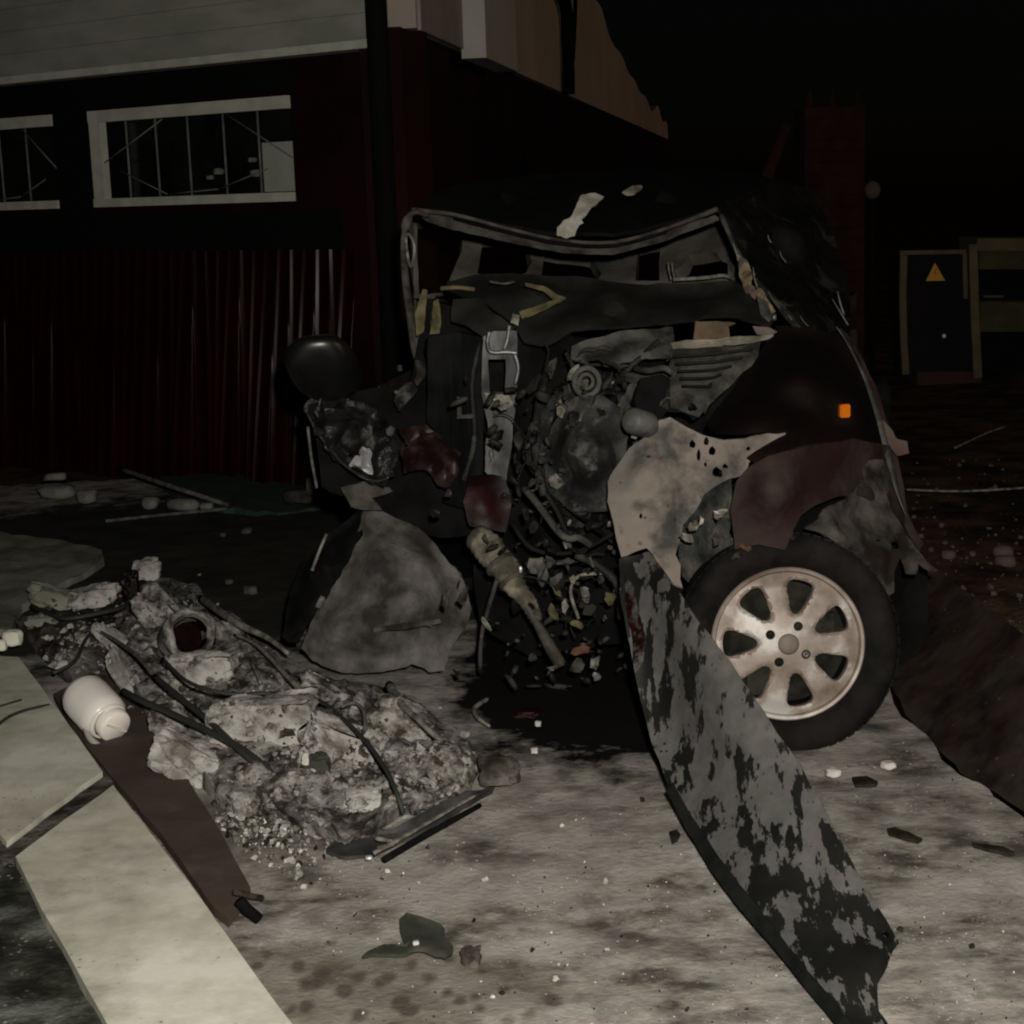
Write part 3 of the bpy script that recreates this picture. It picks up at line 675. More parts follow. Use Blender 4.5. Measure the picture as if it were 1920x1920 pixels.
# rear body: low shell and greenhouse in the car's own frame
ax = Vector((.215, 1, 0)).normalized(); sx = Vector((ax.y, -ax.x, 0)); A0 = Vector((.32, 5.0, 0))
def cf(s, t, z): return A0 + ax * s + sx * t + Vector((0, 0, z))
mb = MB(); prof = [(-.1, .30, .30), (-.1, .86, .80), (1.0, .88, .83), (2.3, .90, .84), (2.6, .93, .82), (3.35, .92, .72), (3.5, .80, .66), (3.45, .30, .62)]
lo_ = []
for side in (-1, 1):
    sw = .80 if side < 0 else .66
    outl = [cf(.15, side * sw * 1.000, .22), cf(.15, side * sw * 1.050, .60), cf(.15, side * sw * 1.000, .86), cf(1.3, side * sw * 1.000, .88), cf(2.5, side * sw * 0.975, .90), cf(3.3, side * sw * 0.875, .90), cf(3.5, side * sw * 0.850, .70), cf(3.5, side * sw * 0.875, .30), cf(3.1, side * sw * 1.000, .22)]
    n = len(outl); inn = [p - sx * side * .05 for p in outl]
    vs = outl + inn; fs = [tuple(range(n)), tuple(range(2 * n - 1, n - 1, -1))] + [(i, (i + 1) % n, (i + 1) % n + n, i + n) for i in range(n)]
    b_ = MB(); b_.add(vs, fs, False); b_.build('side_panel', M_maroon, car, bevel=.02)
b_ = MB(); b_.add([cf(3.5, -.68, .3), cf(3.5, .68, .3), cf(3.52, .66, .72), cf(3.3, .66, .92), cf(2.75, .66, .95), cf(2.75, -.66, .95), cf(3.3, -.66, .92), cf(3.52, -.66, .72)],
      [(0, 1, 2, 7), (7, 2, 3, 6), (6, 3, 4, 5)], False); b_.build('boot_lid', M_maroon, car)
b_ = MB(); b_.add([cf(.2, -.75, .24), cf(.2, .75, .24), cf(3.45, .75, .24), cf(3.45, -.75, .24), cf(.2, -.75, .20), cf(.2, .75, .20), cf(3.45, .75, .20), cf(3.45, -.75, .20)],
      [(0, 1, 2, 3), (7, 6, 5, 4), (0, 4, 5, 1), (1, 5, 6, 2), (2, 6, 7, 3), (3, 7, 4, 0)], False); b_.build('floor_pan', M_black, car)
for side, s_ in ((-1, 3.1), (1, 3.1)):
    b_ = MB(); c_ = cf(2.75, side * .72, .285)
    b_.lathe([(.15, -.09), (.25, -.095), (.285, -.07), (.29, 0), (.285, .07), (.25, .095), (.15, .09)], c_, sx, 32); t_ = b_.build('rear_wheel', M_tyre, car)
    b_ = MB(); b_.lathe([(.001, .07), (.13, .065), (.16, .08), (.16, -.08), (.13, -.065), (.001, -.07)], c_, sx, 24); b_.build('rim', M_rim, t_)
# seats
for tt in (-.38, .36):
    b_ = MB(); b_.box(cf(1.15, tt, .52), (.48, .13, .60), Matrix.Rotation(-.25, 3, 'X'), True); se = b_.build('seat', M_black, car, bevel=.04)
b_ = MB(); b_.box(cf(2.2, 0, .55), (1.15, .15, .50), Matrix.Rotation(-.2, 3, 'X'), True); b_.build('rear_seat', M_black, car, bevel=.04)

# roof skin, caved at its front edge
cp('roof', [(775, 392, 5.62), (820, 362, 6.0), (872, 343, 6.5), (1000, 328, 7.1), (1150, 319, 7.5), (1300, 316, 7.5), (1420, 326, 7.2), (1500, 348, 6.8), (1440, 352, 6.2), (1345, 388, 5.62),
            (1250, 418, 5.58), (1150, 438, 5.54), (1050, 436, 5.54), (950, 420, 5.56), (850, 398, 5.6)], M_black, ctrl=[(1100, 380, 6.2), (950, 370, 6.3), (1250, 365, 6.3)], crump=.012, step=20, rag=1.5, th=.012)
# windscreen header: two pale rolled edges with a dark channel
sag = [(772, 396), (850, 404), (950, 430), (1050, 452), (1150, 456), (1250, 430), (1345, 394)]
b_ = MB(); b_.tube([P(x, y - 2, 5.55) for x, y in sag], [.013, .010, .009, .009, .009, .010, .014], 8, flat=.7); b_.build('header_rail', M_frame, car)
cp('windscreen_header', [(780, 398, 5.6), (850, 412), (950, 437), (1050, 458), (1150, 462), (1250, 436), (1340, 402), (1352, 408), (1260, 452), (1160, 486), (1080, 482), (1040, 474), (940, 455), (850, 430), (800, 415)] and
   [(780, 398, 5.6), (850, 410, 5.6), (950, 437, 5.6), (1050, 458, 5.6), (1150, 462, 5.6), (1250, 436, 5.6), (1340, 402, 5.6), (1352, 410, 5.6), (1255, 448, 5.62), (1150, 478, 5.62), (1060, 474, 5.62), (940, 452, 5.62), (850, 430, 5.62), (800, 414, 5.62)],
   M_frame, crump=.008, step=11, rag=1.2, seed=2)
b_ = MB(); b_.tube([P(x, y + 5, 5.545) for x, y in sag[1:-1]], .005, 6); b_.build('seal_strip', M_black, car)
# left pillar with torn loop
b_ = MB(); b_.tube(pts([(800, 404, 5.55), (775, 398, 5.5), (760, 425, 5.5), (757, 470, 5.48), (762, 540, 5.42), (772, 600, 5.36), (778, 650, 5.3), (790, 695, 5.2), (782, 715, 5.15), (765, 733, 5.1)]),
                   [.013, .016, .017, .014, .016, .020, .017, .016, .012, .007], 8, flat=.6); pl = b_.build('left_pillar', M_frame, car)
b_ = MB(); b_.tube(pts([(762, 438, 5.45), (774, 450, 5.45), (777, 475, 5.45), (770, 500, 5.45), (763, 470, 5.46)]), .005, 6, closed=True); b_.build('grab_loop', M_trim, pl)
cp('pillar_trim', [(776, 560, 5.35), (790, 575, 5.34), (802, 620, 5.3), (795, 650, 5.28), (786, 670, 5.26), (776, 625, 5.3)], M_frame, crump=.008, step=9)
# inside lining with window openings, about a metre behind the screen
cp('cabin_frame', [(775, 405, 6.5), (850, 420, 6.6), (1060, 452, 6.7), (1150, 456, 6.7), (1342, 400, 6.6), (1380, 455, 6.3), (1388, 535, 6.2), (1300, 560, 6.3), (1050, 565, 6.4), (880, 560, 6.4), (775, 560, 6.3)], M_dim,
   holes=[[(782, 420), (868, 436), (866, 470), (845, 520), (832, 550), (785, 552)], [(905, 452), (988, 464), (996, 490), (985, 512), (940, 520), (895, 512)], [(1020, 474), (1108, 482), (1128, 512), (1120, 528), (1014, 522)],
          [(1196, 466), (1236, 458), (1236, 525), (1190, 528)], [(1290, 476), (1342, 472), (1352, 488), (1366, 494), (1366, 522), (1266, 524), (1266, 506), (1282, 494)]], th=.05, step=14, crump=.012, rag=1.5)
b_ = MB()
for x in (1253, 1260): b_.tube(pts([(x, 492, 6.12), (x + 1, 505, 6.12), (x + 5, 524, 6.1)]), .0035, 5)
b_.tube(pts([(1262, 524, 6.1), (1320, 521, 6.1), (1360, 517, 6.1), (1385, 530, 6.0)]), .007, 6); b_.build('dangling_wires', M_trim, car)
# torn pale rag over the header
cp('torn_headlining', [(1092, 366, 5.5), (1118, 360, 5.55), (1134, 368, 5.55), (1122, 384, 5.5), (1104, 398, 5.46), (1090, 412, 5.44), (1094, 420, 5.44), (1082, 428, 5.43), (1075, 442, 5.42), (1060, 447, 5.42), (1042, 441, 5.42), (1044, 428, 5.42), (1056, 414, 5.43), (1068, 410, 5.44), (1080, 390, 5.46)],
   M_litterw, step=6, crump=.012, rag=3.5, th=.01)
cp('torn_flap', [(1168, 360, 5.7), (1185, 350, 5.75), (1202, 347, 5.8), (1205, 352, 5.78), (1190, 362, 5.7), (1176, 366, 5.7)], M_foamp, step=5, crump=.006)
# right side: door/window band down to the mirror
cp('right_door_frame', [(1345, 388, 5.6), (1440, 345, 6.3), (1505, 348, 6.8), (1545, 400, 6.6), (1575, 480, 6.3), (1598, 560, 6.0), (1592, 618, 5.6), (1540, 622, 5.2), (1497, 614, 5.05), (1450, 562, 5.2), (1400, 492, 5.4), (1365, 430, 5.55)],
   M_dark, ctrl=[(1480, 450, 6.0)], crump=.02, step=16, rag=2.5, seed=3)
b_ = MB(); b_.tube(pts([(1352, 402, 5.5), (1368, 440, 5.42), (1390, 486, 5.34), (1420, 528, 5.26), (1450, 560, 5.18), (1476, 590, 5.1), (1496, 616, 5.02)]), [.012, .010, .013, .010, .016, .020, .012], 8, flat=.6)
pr = b_.build('right_pillar', M_greyash, car)
mbq = MB()
for l in (((1374, 455), (1384, 490)), ((1412, 500), (1420, 540)), ((1440, 545), (1462, 580)), ((1478, 590), (1494, 614)), ((1500, 592), (1516, 612)), ((1570, 545), (1582, 590)), ((1462, 470), (1474, 492)), ((1440, 440), (1446, 455)),
          ((1518, 560), (1528, 600)), ((1560, 560), (1590, 610))):
    (x0, y0), (x1, y1) = l; D_ = 5.05 if x0 < 1500 or y0 > 580 else 5.5
    b = random.uniform(.002, .006); mbq.tube(pts([(x0, y0, D_), ((x0 + x1) / 2 + random.uniform(-3, 3), (y0 + y1) / 2, D_), (x1, y1, D_)]), [b * .4, b, b * 1.4], 5, flat=.5)
tag(mbq.build('torn_seals', M_chrome, pr), kind='stuff')
cp('pillar_stuffing', [(1378, 470, 5.3), (1392, 482, 5.3), (1400, 500, 5.28), (1412, 512, 5.2), (1408, 534, 5.2), (1434, 544, 5.15), (1442, 570, 5.1), (1456, 585, 5.1), (1440, 590, 5.1), (1412, 568, 5.15), (1396, 545, 5.2), (1384, 520, 5.25)],
   mat('scorched_stuffing', [(.05, .05, .045), (.16, .10, .06), (.22, .20, .12)], scale=22, rough=.95, bump=.8), step=7, crump=.03, rag=3)
cp('glove_box', [(1418, 556, 5.0), (1436, 566, 5.0), (1448, 590, 5.0), (1444, 604, 5.0), (1426, 590, 5.0)], M_greyash, step=7, crump=.012)
b_ = MB(); b_.rock(P(1452, 595, 4.98), (.008, .008, .014), 2); b_.build('hinge', M_steel, car)

# dashboard shelf and crushed bonnet
cp('dashboard', [(836, 528, 5.35), (905, 514, 5.4), (1000, 512, 5.45), (1080, 520, 5.45), (1180, 530, 5.4), (1300, 530, 5.35), (1375, 528, 5.3), (1400, 545, 5.2), (1455, 600, 5.0), (1448, 608, 4.98), (1380, 600, 5.0), (1290, 598, 5.0), (1230, 604, 5.0), (1160, 612, 5.0), (1075, 622, 5.0), (1020, 650, 5.0), (980, 640, 5.05), (960, 600, 5.1), (900, 560, 5.2), (840, 545, 5.3)],
   M_dash, crump=.02, step=16, ctrl=[(1150, 570, 5.12), (1000, 560, 5.2)])
cp('bonnet_fold', [(1072, 648, 4.9), (1090, 640, 4.92), (1180, 618, 4.98), (1262, 612, 5.0), (1264, 640, 4.92), (1262, 668, 4.86), (1180, 682, 4.84), (1100, 684, 4.84), (1070, 670, 4.86)], M_greyash, crump=.014, step=11, rag=2, seed=5)
cp('yellow_trim', [(1258, 642, 4.9), (1300, 636, 4.9), (1380, 630, 4.9), (1425, 630, 4.88), (1448, 628, 4.86), (1440, 634, 4.86), (1380, 642, 4.87), (1310, 650, 4.88), (1262, 650, 4.88)], M_foamp, crump=.008, step=7, rag=1.5)
cp('foam_pad', [(1304, 600, 4.96), (1380, 606, 4.95), (1366, 612, 4.95), (1368, 630, 4.93), (1312, 638, 4.93), (1300, 634, 4.93)], mat('scorched_foam', [(.07, .05, .03), (.12, .08, .05)], scale=18, rough=.95), crump=.008, step=8)
cp('pink_wadding', [(1412, 612, 4.9), (1440, 616, 4.9), (1458, 624, 4.9), (1440, 634, 4.9), (1420, 628, 4.9)], mat('pink_wadding_m', [(.10, .075, .068), (.14, .105, .095)], scale=18, rough=.95), crump=.01, step=6)
cp('scuttle_panel', [(1258, 655, 4.85), (1330, 650, 4.85), (1425, 640, 4.84), (1420, 665, 4.8), (1380, 710, 4.74), (1345, 745, 4.7), (1325, 772, 4.66), (1290, 750, 4.7), (1262, 735, 4.75), (1200, 720, 4.8), (1150, 700, 4.84), (1255, 690, 4.84)], M_greyash, crump=.02, step=10, rag=2, seed=6)
mbq = MB()
for i in range(5):
    mbq.tube(pts([(1262 + i * 4, 668 + i * 14, 4.76 - i * .02), (1330, 664 + i * 15, 4.75 - i * .02), (1412 - i * 20, 654 + i * 16, 4.75 - i * .02)]), .004, 5)
mbq.build('pressed_ribs', M_dash, car)
cp('fuse_box', [(1256, 728, 4.6), (1332, 752, 4.6), (1322, 768, 4.59), (1310, 782, 4.58), (1258, 764, 4.58)], M_greyash, th=.06, crump=.004, step=12, rag=1)
cp('intake_mouth', [(1205, 710, 4.66), (1240, 702, 4.66), (1256, 712, 4.66), (1252, 770, 4.62), (1235, 790, 4.6), (1200, 785, 4.62), (1190, 750, 4.64)], M_black, th=.05, crump=.01, step=10)

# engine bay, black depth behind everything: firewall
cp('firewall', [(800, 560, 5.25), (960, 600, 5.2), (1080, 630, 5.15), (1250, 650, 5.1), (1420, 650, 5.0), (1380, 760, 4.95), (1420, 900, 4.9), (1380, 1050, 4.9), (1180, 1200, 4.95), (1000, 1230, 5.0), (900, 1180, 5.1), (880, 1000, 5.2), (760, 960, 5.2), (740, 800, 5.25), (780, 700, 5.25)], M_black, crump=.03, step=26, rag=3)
cp('engine_block', [(1055, 760, 4.7), (1085, 742, 4.68), (1130, 742, 4.66), (1160, 770, 4.64), (1178, 820, 4.6), (1180, 900, 4.58), (1150, 960, 4.6), (1080, 960, 4.62), (1030, 920, 4.66), (1010, 860, 4.7), (1030, 800, 4.7)], M_char, th=.3, ctrl=[(1100, 850, 4.52)], crump=.03, step=12, rag=4, seed=8)
b_ = MB(); pc = P(1100, 716, 4.66); b_.tube([pc + Vector((cos(a) * .034, 0, sin(a) * .038)) for a in [i * pi / 6 for i in range(12)]], .008, 8, closed=True)
b_.tube([pc + Vector((cos(a) * .018, .01, sin(a) * .02)) for a in [i * pi / 5 for i in range(10)]], .006, 6, closed=True); b_.build('throttle_ring', M_greyash, car)
cp('radiator', [(802, 632, 5.0), (860, 625, 5.0), (905, 632, 4.98), (908, 760, 4.95), (905, 900, 4.92), (890, 960, 4.92), (830, 940, 4.95), (850, 860, 4.98), (800, 790, 5.0)], mat('black_core', [(.0015, .0018, .002), (.004, .0042, .0045)], spec=.1, scale=6, rough=.7, stretch=(20, 1, 1), bump=.3), th=.05, crump=.012, step=14)
cp('bracket', [(856, 742, 4.9), (864, 745, 4.9), (866, 778, 4.9), (888, 776, 4.9), (886, 784, 4.9), (856, 786, 4.9)], M_greyash, step=6, crump=.004)
# grey vertical strut with clip
cp('strut_mount', [(905, 630, 4.9), (925, 620, 4.9), (968, 620, 4.9), (972, 690, 4.9), (966, 760, 4.88), (960, 840, 4.86), (948, 900, 4.85), (925, 900, 4.85), (908, 885, 4.86), (914, 800, 4.88), (902, 740, 4.9)], mat('grey_strut', [(.03, .03, .028), (.085, .086, .082), (.15, .15, .145)], scale=12, rough=.6, spec=.3, stretch=(1, 1, .35)), holes=[[(915, 672), (948, 672), (946, 735), (916, 735)]], crump=.012, step=8, rag=1.5, seed=9)
cp('clip_plate', [(908, 735, 4.86), (955, 740, 4.86), (962, 755, 4.86), (952, 772, 4.86), (940, 762, 4.86), (912, 760, 4.86)], M_trim, crump=.008, step=6)
b_ = MB(); b_.rock(P(924, 749, 4.82), (.011, .006, .005), 2); b_.build('clip', M_alu, car)
mbq = MB()
mbq.tube(pts([(918, 622), (914, 640), (920, 660), (950, 660), (970, 662)], 4.85), .006, 6); mbq.tube(pts([(955, 610), (952, 635), (945, 655)], 4.85), .006, 6)
mbq.tube(pts([(965, 664), (972, 690), (966, 720)], 4.85), .005, 6); mbq.build('latch_wire', M_steel, car)
cp('headlamp_shell', [(850, 560, 5.1), (900, 560, 5.1), (925, 590, 5.0), (960, 610, 5.0), (955, 640, 4.95), (915, 640, 4.95), (870, 610, 5.0), (845, 600, 5.05)], M_dash, crump=.02, step=9, seed=4)
# yellow foam strips
cp('foam_strip', [(792, 543, 5.2), (800, 545, 5.2), (798, 590, 5.18), (796, 622, 5.15), (782, 630, 5.15), (778, 590, 5.18)], M_foam, crump=.006, step=7)
cp('foam_strip', [(812, 565, 5.2), (822, 560, 5.2), (826, 590, 5.2), (825, 626, 5.18), (806, 627, 5.18), (812, 600, 5.18)], M_foam, crump=.004, step=7)
b_ = MB(); b_.tube(pts([(826, 541, 5.25), (860, 539, 5.25), (890, 543, 5.25)]), .007, 6); b_.build('bonnet_stay', M_foam, car)
b_ = MB(); b_.tube(pts([(918, 528, 5.2), (945, 532, 5.2), (965, 528, 5.2)]), .008, 6, flat=.5); b_.build('wiper_arm', M_greyash, car)
cp('foam_edge', [(985, 530, 5.1), (1020, 536, 5.1), (1045, 552, 5.1), (1062, 558, 5.1), (1050, 566, 5.08), (1010, 582, 5.06), (990, 592, 5.05), (978, 598, 5.05), (974, 584, 5.06), (1000, 576, 5.08), (1040, 560, 5.08), (1018, 545, 5.1), (985, 536, 5.1)], M_foam, crump=.004, step=6, rag=1)
cp('grey_clip', [(962, 588, 5.0), (975, 592, 5.0), (972, 612, 5.0), (958, 606, 5.0)], M_trim, step=5, crump=.006)

# left side: black mirror housing, crumpled skin, dark wing
b_ = MB(); bmx = bmesh.new(); bmesh.ops.create_uvsphere(bmx, u_segments=40, v_segments=24, radius=1)
mc = P(606, 686, 5.0); vs = []
for v in bmx.verts:
    p = v.co.copy(); p.x = math.copysign(abs(p.x) ** .8, p.x); p.z = math.copysign(abs(p.z) ** .85, p.z)
    p += p * (.06 * noise.noise(p * 1.6))
    q = Vector((p.x * .105, p.y * .08, p.z * (.098 if p.z > 0 else .115))); q.x += q.z * (-.10); q.y -= q.z * .75
    vs.append(mc + Matrix.Rotation(-.12, 3, 'Y') @ q)
bmx.verts.ensure_lookup_table(); b_.add(vs, [tuple(v.index for v in f.verts) for f in bmx.faces]); bmx.free()
mi = b_.build('door_mirror', M_gloss, car)
cp('inner_wing_left', [(575, 760, 5.05), (640, 735, 5.1), (720, 730, 5.15), (800, 740, 5.2), (860, 800, 5.1), (900, 900, 5.05), (880, 1000, 5.05), (800, 1000, 5.1), (720, 960, 5.1), (640, 925, 5.1), (600, 915, 5.05), (588, 850, 5.05)], M_black, crump=.025, step=18)
cp('crumpled_wing', [(573, 768, 4.98), (585, 752, 5.0), (630, 745, 5.05), (690, 765, 5.0), (738, 800, 4.95), (746, 850, 4.92), (738, 885, 4.9), (718, 905, 4.9), (690, 900, 4.9), (660, 880, 4.93), (632, 852, 4.96), (604, 815, 4.98)], M_foil, crump=.055, cs=9, step=7, rag=2, seed=11, ctrl=[(680, 820, 4.86)])
b_ = MB(); b_.tube(pts([(576, 772, 4.95), (590, 802, 4.94), (622, 845, 4.91), (655, 878, 4.88), (700, 902, 4.86), (735, 892, 4.86)]), [.004, .009, .008, .010, .009, .004], 8, flat=.6); b_.build('wing_lip', M_foil, car)
for x, y in ((598, 800), (618, 828), (640, 850), (596, 775), (735, 884), (722, 862), (728, 800), (640, 810), (700, 800)):
    scrap('torn_foil', x, y, 4.88, random.uniform(4, 8), random.uniform(6, 14), random.choice((M_steel, M_foil, M_steel)), random.uniform(-.8, .3), .05, seed=x)
cp('torn_foil', [(652, 868, 4.85), (668, 855, 4.84), (680, 838, 4.84), (692, 842, 4.84), (696, 870, 4.84), (690, 885, 4.84), (676, 882, 4.84), (662, 878, 4.85)], M_alu, crump=.05, cs=14, step=4, rag=3, th=.003)
b_ = MB(); b_.tube(pts([(577, 800, 5.0), (584, 860, 5.0), (594, 915, 5.0)]), .0045, 6); b_.build('bent_rod', M_cablegrey, car)
cp('bumper_skin', [(745, 800, 4.9), (790, 795, 4.88), (830, 815, 4.86), (852, 850, 4.84), (858, 890, 4.84), (830, 905, 4.85), (800, 880, 4.88), (765, 885, 4.9), (748, 850, 4.9)], mat('maroon_plastic', [(.006, .0018, .0018), (.012, .0035, .0032), (.030, .019, .017)], spec=.35, scale=14, rough=.5, bump=.6, bscale=20), crump=.05, cs=10, step=8, rag=2, seed=12)
cp('hanging_scrap', [(745, 735, 5.0), (770, 715, 5.02), (780, 730, 5.0), (762, 750, 4.98), (748, 770, 4.98), (738, 755, 5.0)], M_char, crump=.03, step=7)
b_ = MB(); b_.rock(P(750, 690, 5.0), (.009, .008, .013), 2); b_.rock(P(745, 735, 5.0), (.012, .01, .008), 2); b_.build('lamp_fragments', M_greyash, car)
cp('lower_sill_cloth', [(640, 915, 5.0), (690, 905, 4.98), (730, 918, 4.96), (735, 925, 4.96), (700, 935, 4.98), (720, 960, 5.0), (660, 950, 5.0)], M_frame, crump=.02, step=8)
cp('red_panel', [(882, 895, 4.8), (905, 888, 4.8), (948, 892, 4.8), (955, 960, 4.78), (948, 1000, 4.78), (905, 996, 4.78), (880, 990, 4.8), (868, 940, 4.82)], M_rednest, crump=.02, step=9, rag=2)

# domed, dust-caked wheel housing tilted on the ground
cp('wheel_housing', [(682, 962, 5.1), (730, 958, 5.12), (772, 972, 5.12), (800, 1000, 5.1), (835, 1040, 5.08), (868, 1090, 5.05), (884, 1140, 5.0), (872, 1185, 4.97), (850, 1215, 4.95), (830, 1260, 4.92), (800, 1262, 4.9), (770, 1245, 4.9), (700, 1262, 4.9), (640, 1262, 4.9), (585, 1240, 4.92), (563, 1218, 4.93), (580, 1170, 4.97), (615, 1115, 5.0), (640, 1065, 5.05), (665, 1020, 5.08)],
   mat('dust_caked_shell', [(.022, .019, .017), (.062, .056, .051), (.095, .087, .081), (.15, .137, .127)], scale=7, lo=.40, hi=.64, rough=.95, bump=.9, bscale=24, bdist=.01, specks=(.03, .027, .024), speck_scale=26, speck_size=.3, detail=12),
   ctrl=[(720, 1080, 4.92), (760, 1130, 4.88), (700, 1180, 4.86), (790, 1080, 4.94), (640, 1180, 4.88)], crump=.016, cs=7, step=9, rag=3, th=.02, seed=13)
cp('housing_lip', [(700, 1180, 4.84), (760, 1165, 4.84), (825, 1160, 4.84), (828, 1168, 4.84), (770, 1176, 4.83), (735, 1182, 4.83), (700, 1188, 4.83)], M_greyash, crump=.01, step=8, rag=2)
cp('housing_side', [(665, 965, 5.15), (685, 962, 5.1), (672, 1010, 5.06), (645, 1062, 5.03), (618, 1112, 4.99), (582, 1168, 4.95), (562, 1220, 4.92), (540, 1212, 4.95), (527, 1190, 5.0), (540, 1120, 5.05), (570, 1050, 5.1), (610, 1000, 5.14)], M_black, crump=.03, cs=8, step=9, rag=3, seed=14, ctrl=[(600, 1080, 5.0)])
b_ = MB(); b_.tube(pts([(612, 1002, 5.1), (598, 1035, 5.06), (585, 1070, 5.02)]), .005, 6); b_.tube(pts([(605, 1120, 4.98), (596, 1140, 4.96)]), .010, 6)
b_.build('rubber_edge', M_trim, car)

# pale corrugated intake hose with clamp
hp = pts([(895, 1008, 4.8), (925, 1040, 4.74), (955, 1080, 4.7), (985, 1125, 4.66), (1005, 1165, 4.64), (1030, 1210, 4.62), (1050, 1245, 4.62)])
hq = []; hr = []
for i in range(33):
    q = i / 32 * 4; k = min(3, int(q)); t = q - k; rr = (.040, .043, .035, .026, .013)
    hq.append(hp[k].lerp(hp[k + 1], t)); hr.append((rr[k] * (1 - t) + rr[k + 1] * t) * (1.06 if i % 2 else .94))
b_ = MB(); b_.tube(hq, hr, 16, False)
for v in b_.v: v += Vector((noise.noise(v * 16), noise.noise(v * 16 + Vector((7, 0, 0))), noise.noise(v * 16 + Vector((0, 7, 0))))) * .013
ho = b_.build('air_hose', mat('dirty_hose', [(.06, .054, .036), (.14, .125, .09), (.24, .215, .165)], scale=16, rough=.85, bump=.6, ash=(.03, .027, .022), ash_amt=.30, ash_scale=14), car)
b_ = MB(); b_.tube(hp[3:], [.024, .02, .03, .03], 8, flat=.6); b_.build('hose_tail', M_frame, ho)
for q, r_ in ((.36, .047), (.55, .043)):
    i = int(q * 4); c_ = hp[i].lerp(hp[i + 1], q * 4 - i); d_ = (hp[i + 1] - hp[i]).normalized()
    b_ = MB(); b_.lathe([(r_ - .004, -.007), (r_, -.006), (r_, .006), (r_ - .004, .007)], c_, d_, 22); b_.build('hose_clamp', M_frame, ho)
b_ = MB(); b_.rock(P(976, 1068, 4.62), (.006, .006, .014), 2); b_.build('clamp_screw', M_alu, ho)

# clutter in the engine bay, each its own broken piece
scrap('torn_paper', 1050, 768, 4.6, 10, 22, M_foamp, .1); scrap('hose_end', 1188, 812, 4.5, 6, 6, M_trim)
for a in ((1075, 700, 8, 22, M_trim, .5), (1060, 735, 7, 14, M_greyash, 0), (1155, 690, 24, 5, M_greyash, .1), (1175, 745, 10, 34, M_frame, .55), (1195, 720, 18, 8, M_frame, -.5), (1160, 775, 8, 18, M_greyash, .3),
          (1040, 900, 17, 12, M_trim, .6), (1052, 905, 8, 8, M_greyash, 0), (1108, 908, 12, 6, M_trim, .2), (1128, 900, 18, 5, M_trim, -.4), (1018, 850, 6, 4, M_greyash, 0), (1055, 835, 3, 7, M_steel, 0), (975, 870, 8, 10, M_char, 0),
          (830, 1130, 8, 26, M_frame, .1), (870, 1120, 9, 22, M_frame, .2), (910, 1175, 16, 3, M_trim, .8), (935, 1170, 5, 5, M_greyash, 0), (1005, 1055, 16, 22, M_trim, .3), (1020, 1075, 9, 26, M_greyash, .2), (1045, 1090, 10, 20, M_dash, 0),
          (1073, 1088, 8, 11, M_foamp, -.4), (1095, 1110, 12, 10, M_trim, .3), (1062, 1050, 18, 6, M_greyash, 0), (1100, 1070, 12, 10, M_char, 0), (1143, 1120, 11, 18, M_foam, .1), (1042, 1105, 7, 18, M_foam, -.4), (1035, 1145, 16, 8, M_foam, .9),
          (1060, 1140, 7, 18, M_trim, -.2), (1105, 1140, 18, 12, M_frame, .2), (1082, 1170, 14, 6, M_foam, .3), (1125, 1085, 8, 6, M_greyash, 0), (1090, 1215, 22, 9, M_orange, -.5), (1080, 1245, 14, 20, M_frame, .2),
          (1115, 1240, 11, 16, M_trim, .2), (1118, 1265, 9, 9, M_steel, 0), (1035, 1255, 9, 7, M_trim, 0), (998, 1230, 9, 10, M_greyash, 0), (1070, 1000, 14, 5, M_char, .2), (1150, 985, 8, 8, M_trim, 0), (1145, 1030, 5, 5, M_trim, 0),
          (990, 960, 7, 10, M_char, 0), (1000, 990, 10, 16, M_dash, .3), (1170, 1090, 6, 9, M_char, 0), (955, 1210, 4, 4, M_steel, 0), (967, 1200, 4, 4, M_steel, 0), (952, 1222, 3, 4, M_steel, 0), (855, 1262, 7, 6, M_greyash, 0), (1030, 1030, 10, 8, M_char, 0),
          (820, 960, 10, 6, M_char, .3), (840, 925, 8, 8, M_char, 0), (760, 830, 5, 5, M_greyash, 0), (1225, 790, 12, 10, M_greyash, 0), (1190, 850, 8, 14, M_char, 0), (1000, 800, 8, 12, M_char, 0), (1000, 720, 12, 26, M_dash, .6), (1035, 690, 8, 26, M_frame, .5)):
    x, y, w_, h_, m_, an = a
    scrap('broken_bit', x, y, 4.5 + (0.2 if y < 900 else .1) + random.uniform(-.05, .05), w_, h_, m_, an, .02, seed=x)
random.seed(21)
mbq = MB()
for i in range(150):   # small soot-covered fragments too many to single out
    x = random.gauss(1060, 95); y = random.uniform(700, 1290); x = max(860, min(1330, x)); D_ = random.uniform(4.55, 4.9)
    if y > 1150: x = max(x, 900)
    r_ = random.uniform(.006, .022); M_ = Matrix.Rotation(random.uniform(0, 6), 3, Vector((random.random(), random.random(), random.random())).normalized())
    mbq.rock(P(x, y, D_), (r_ * random.uniform(.5, 2.4), r_ * .6, r_ * random.uniform(.4, 1.2)), 1, .3, M_)
tag(mbq.build('engine_rubble', M_char, car), kind='stuff')
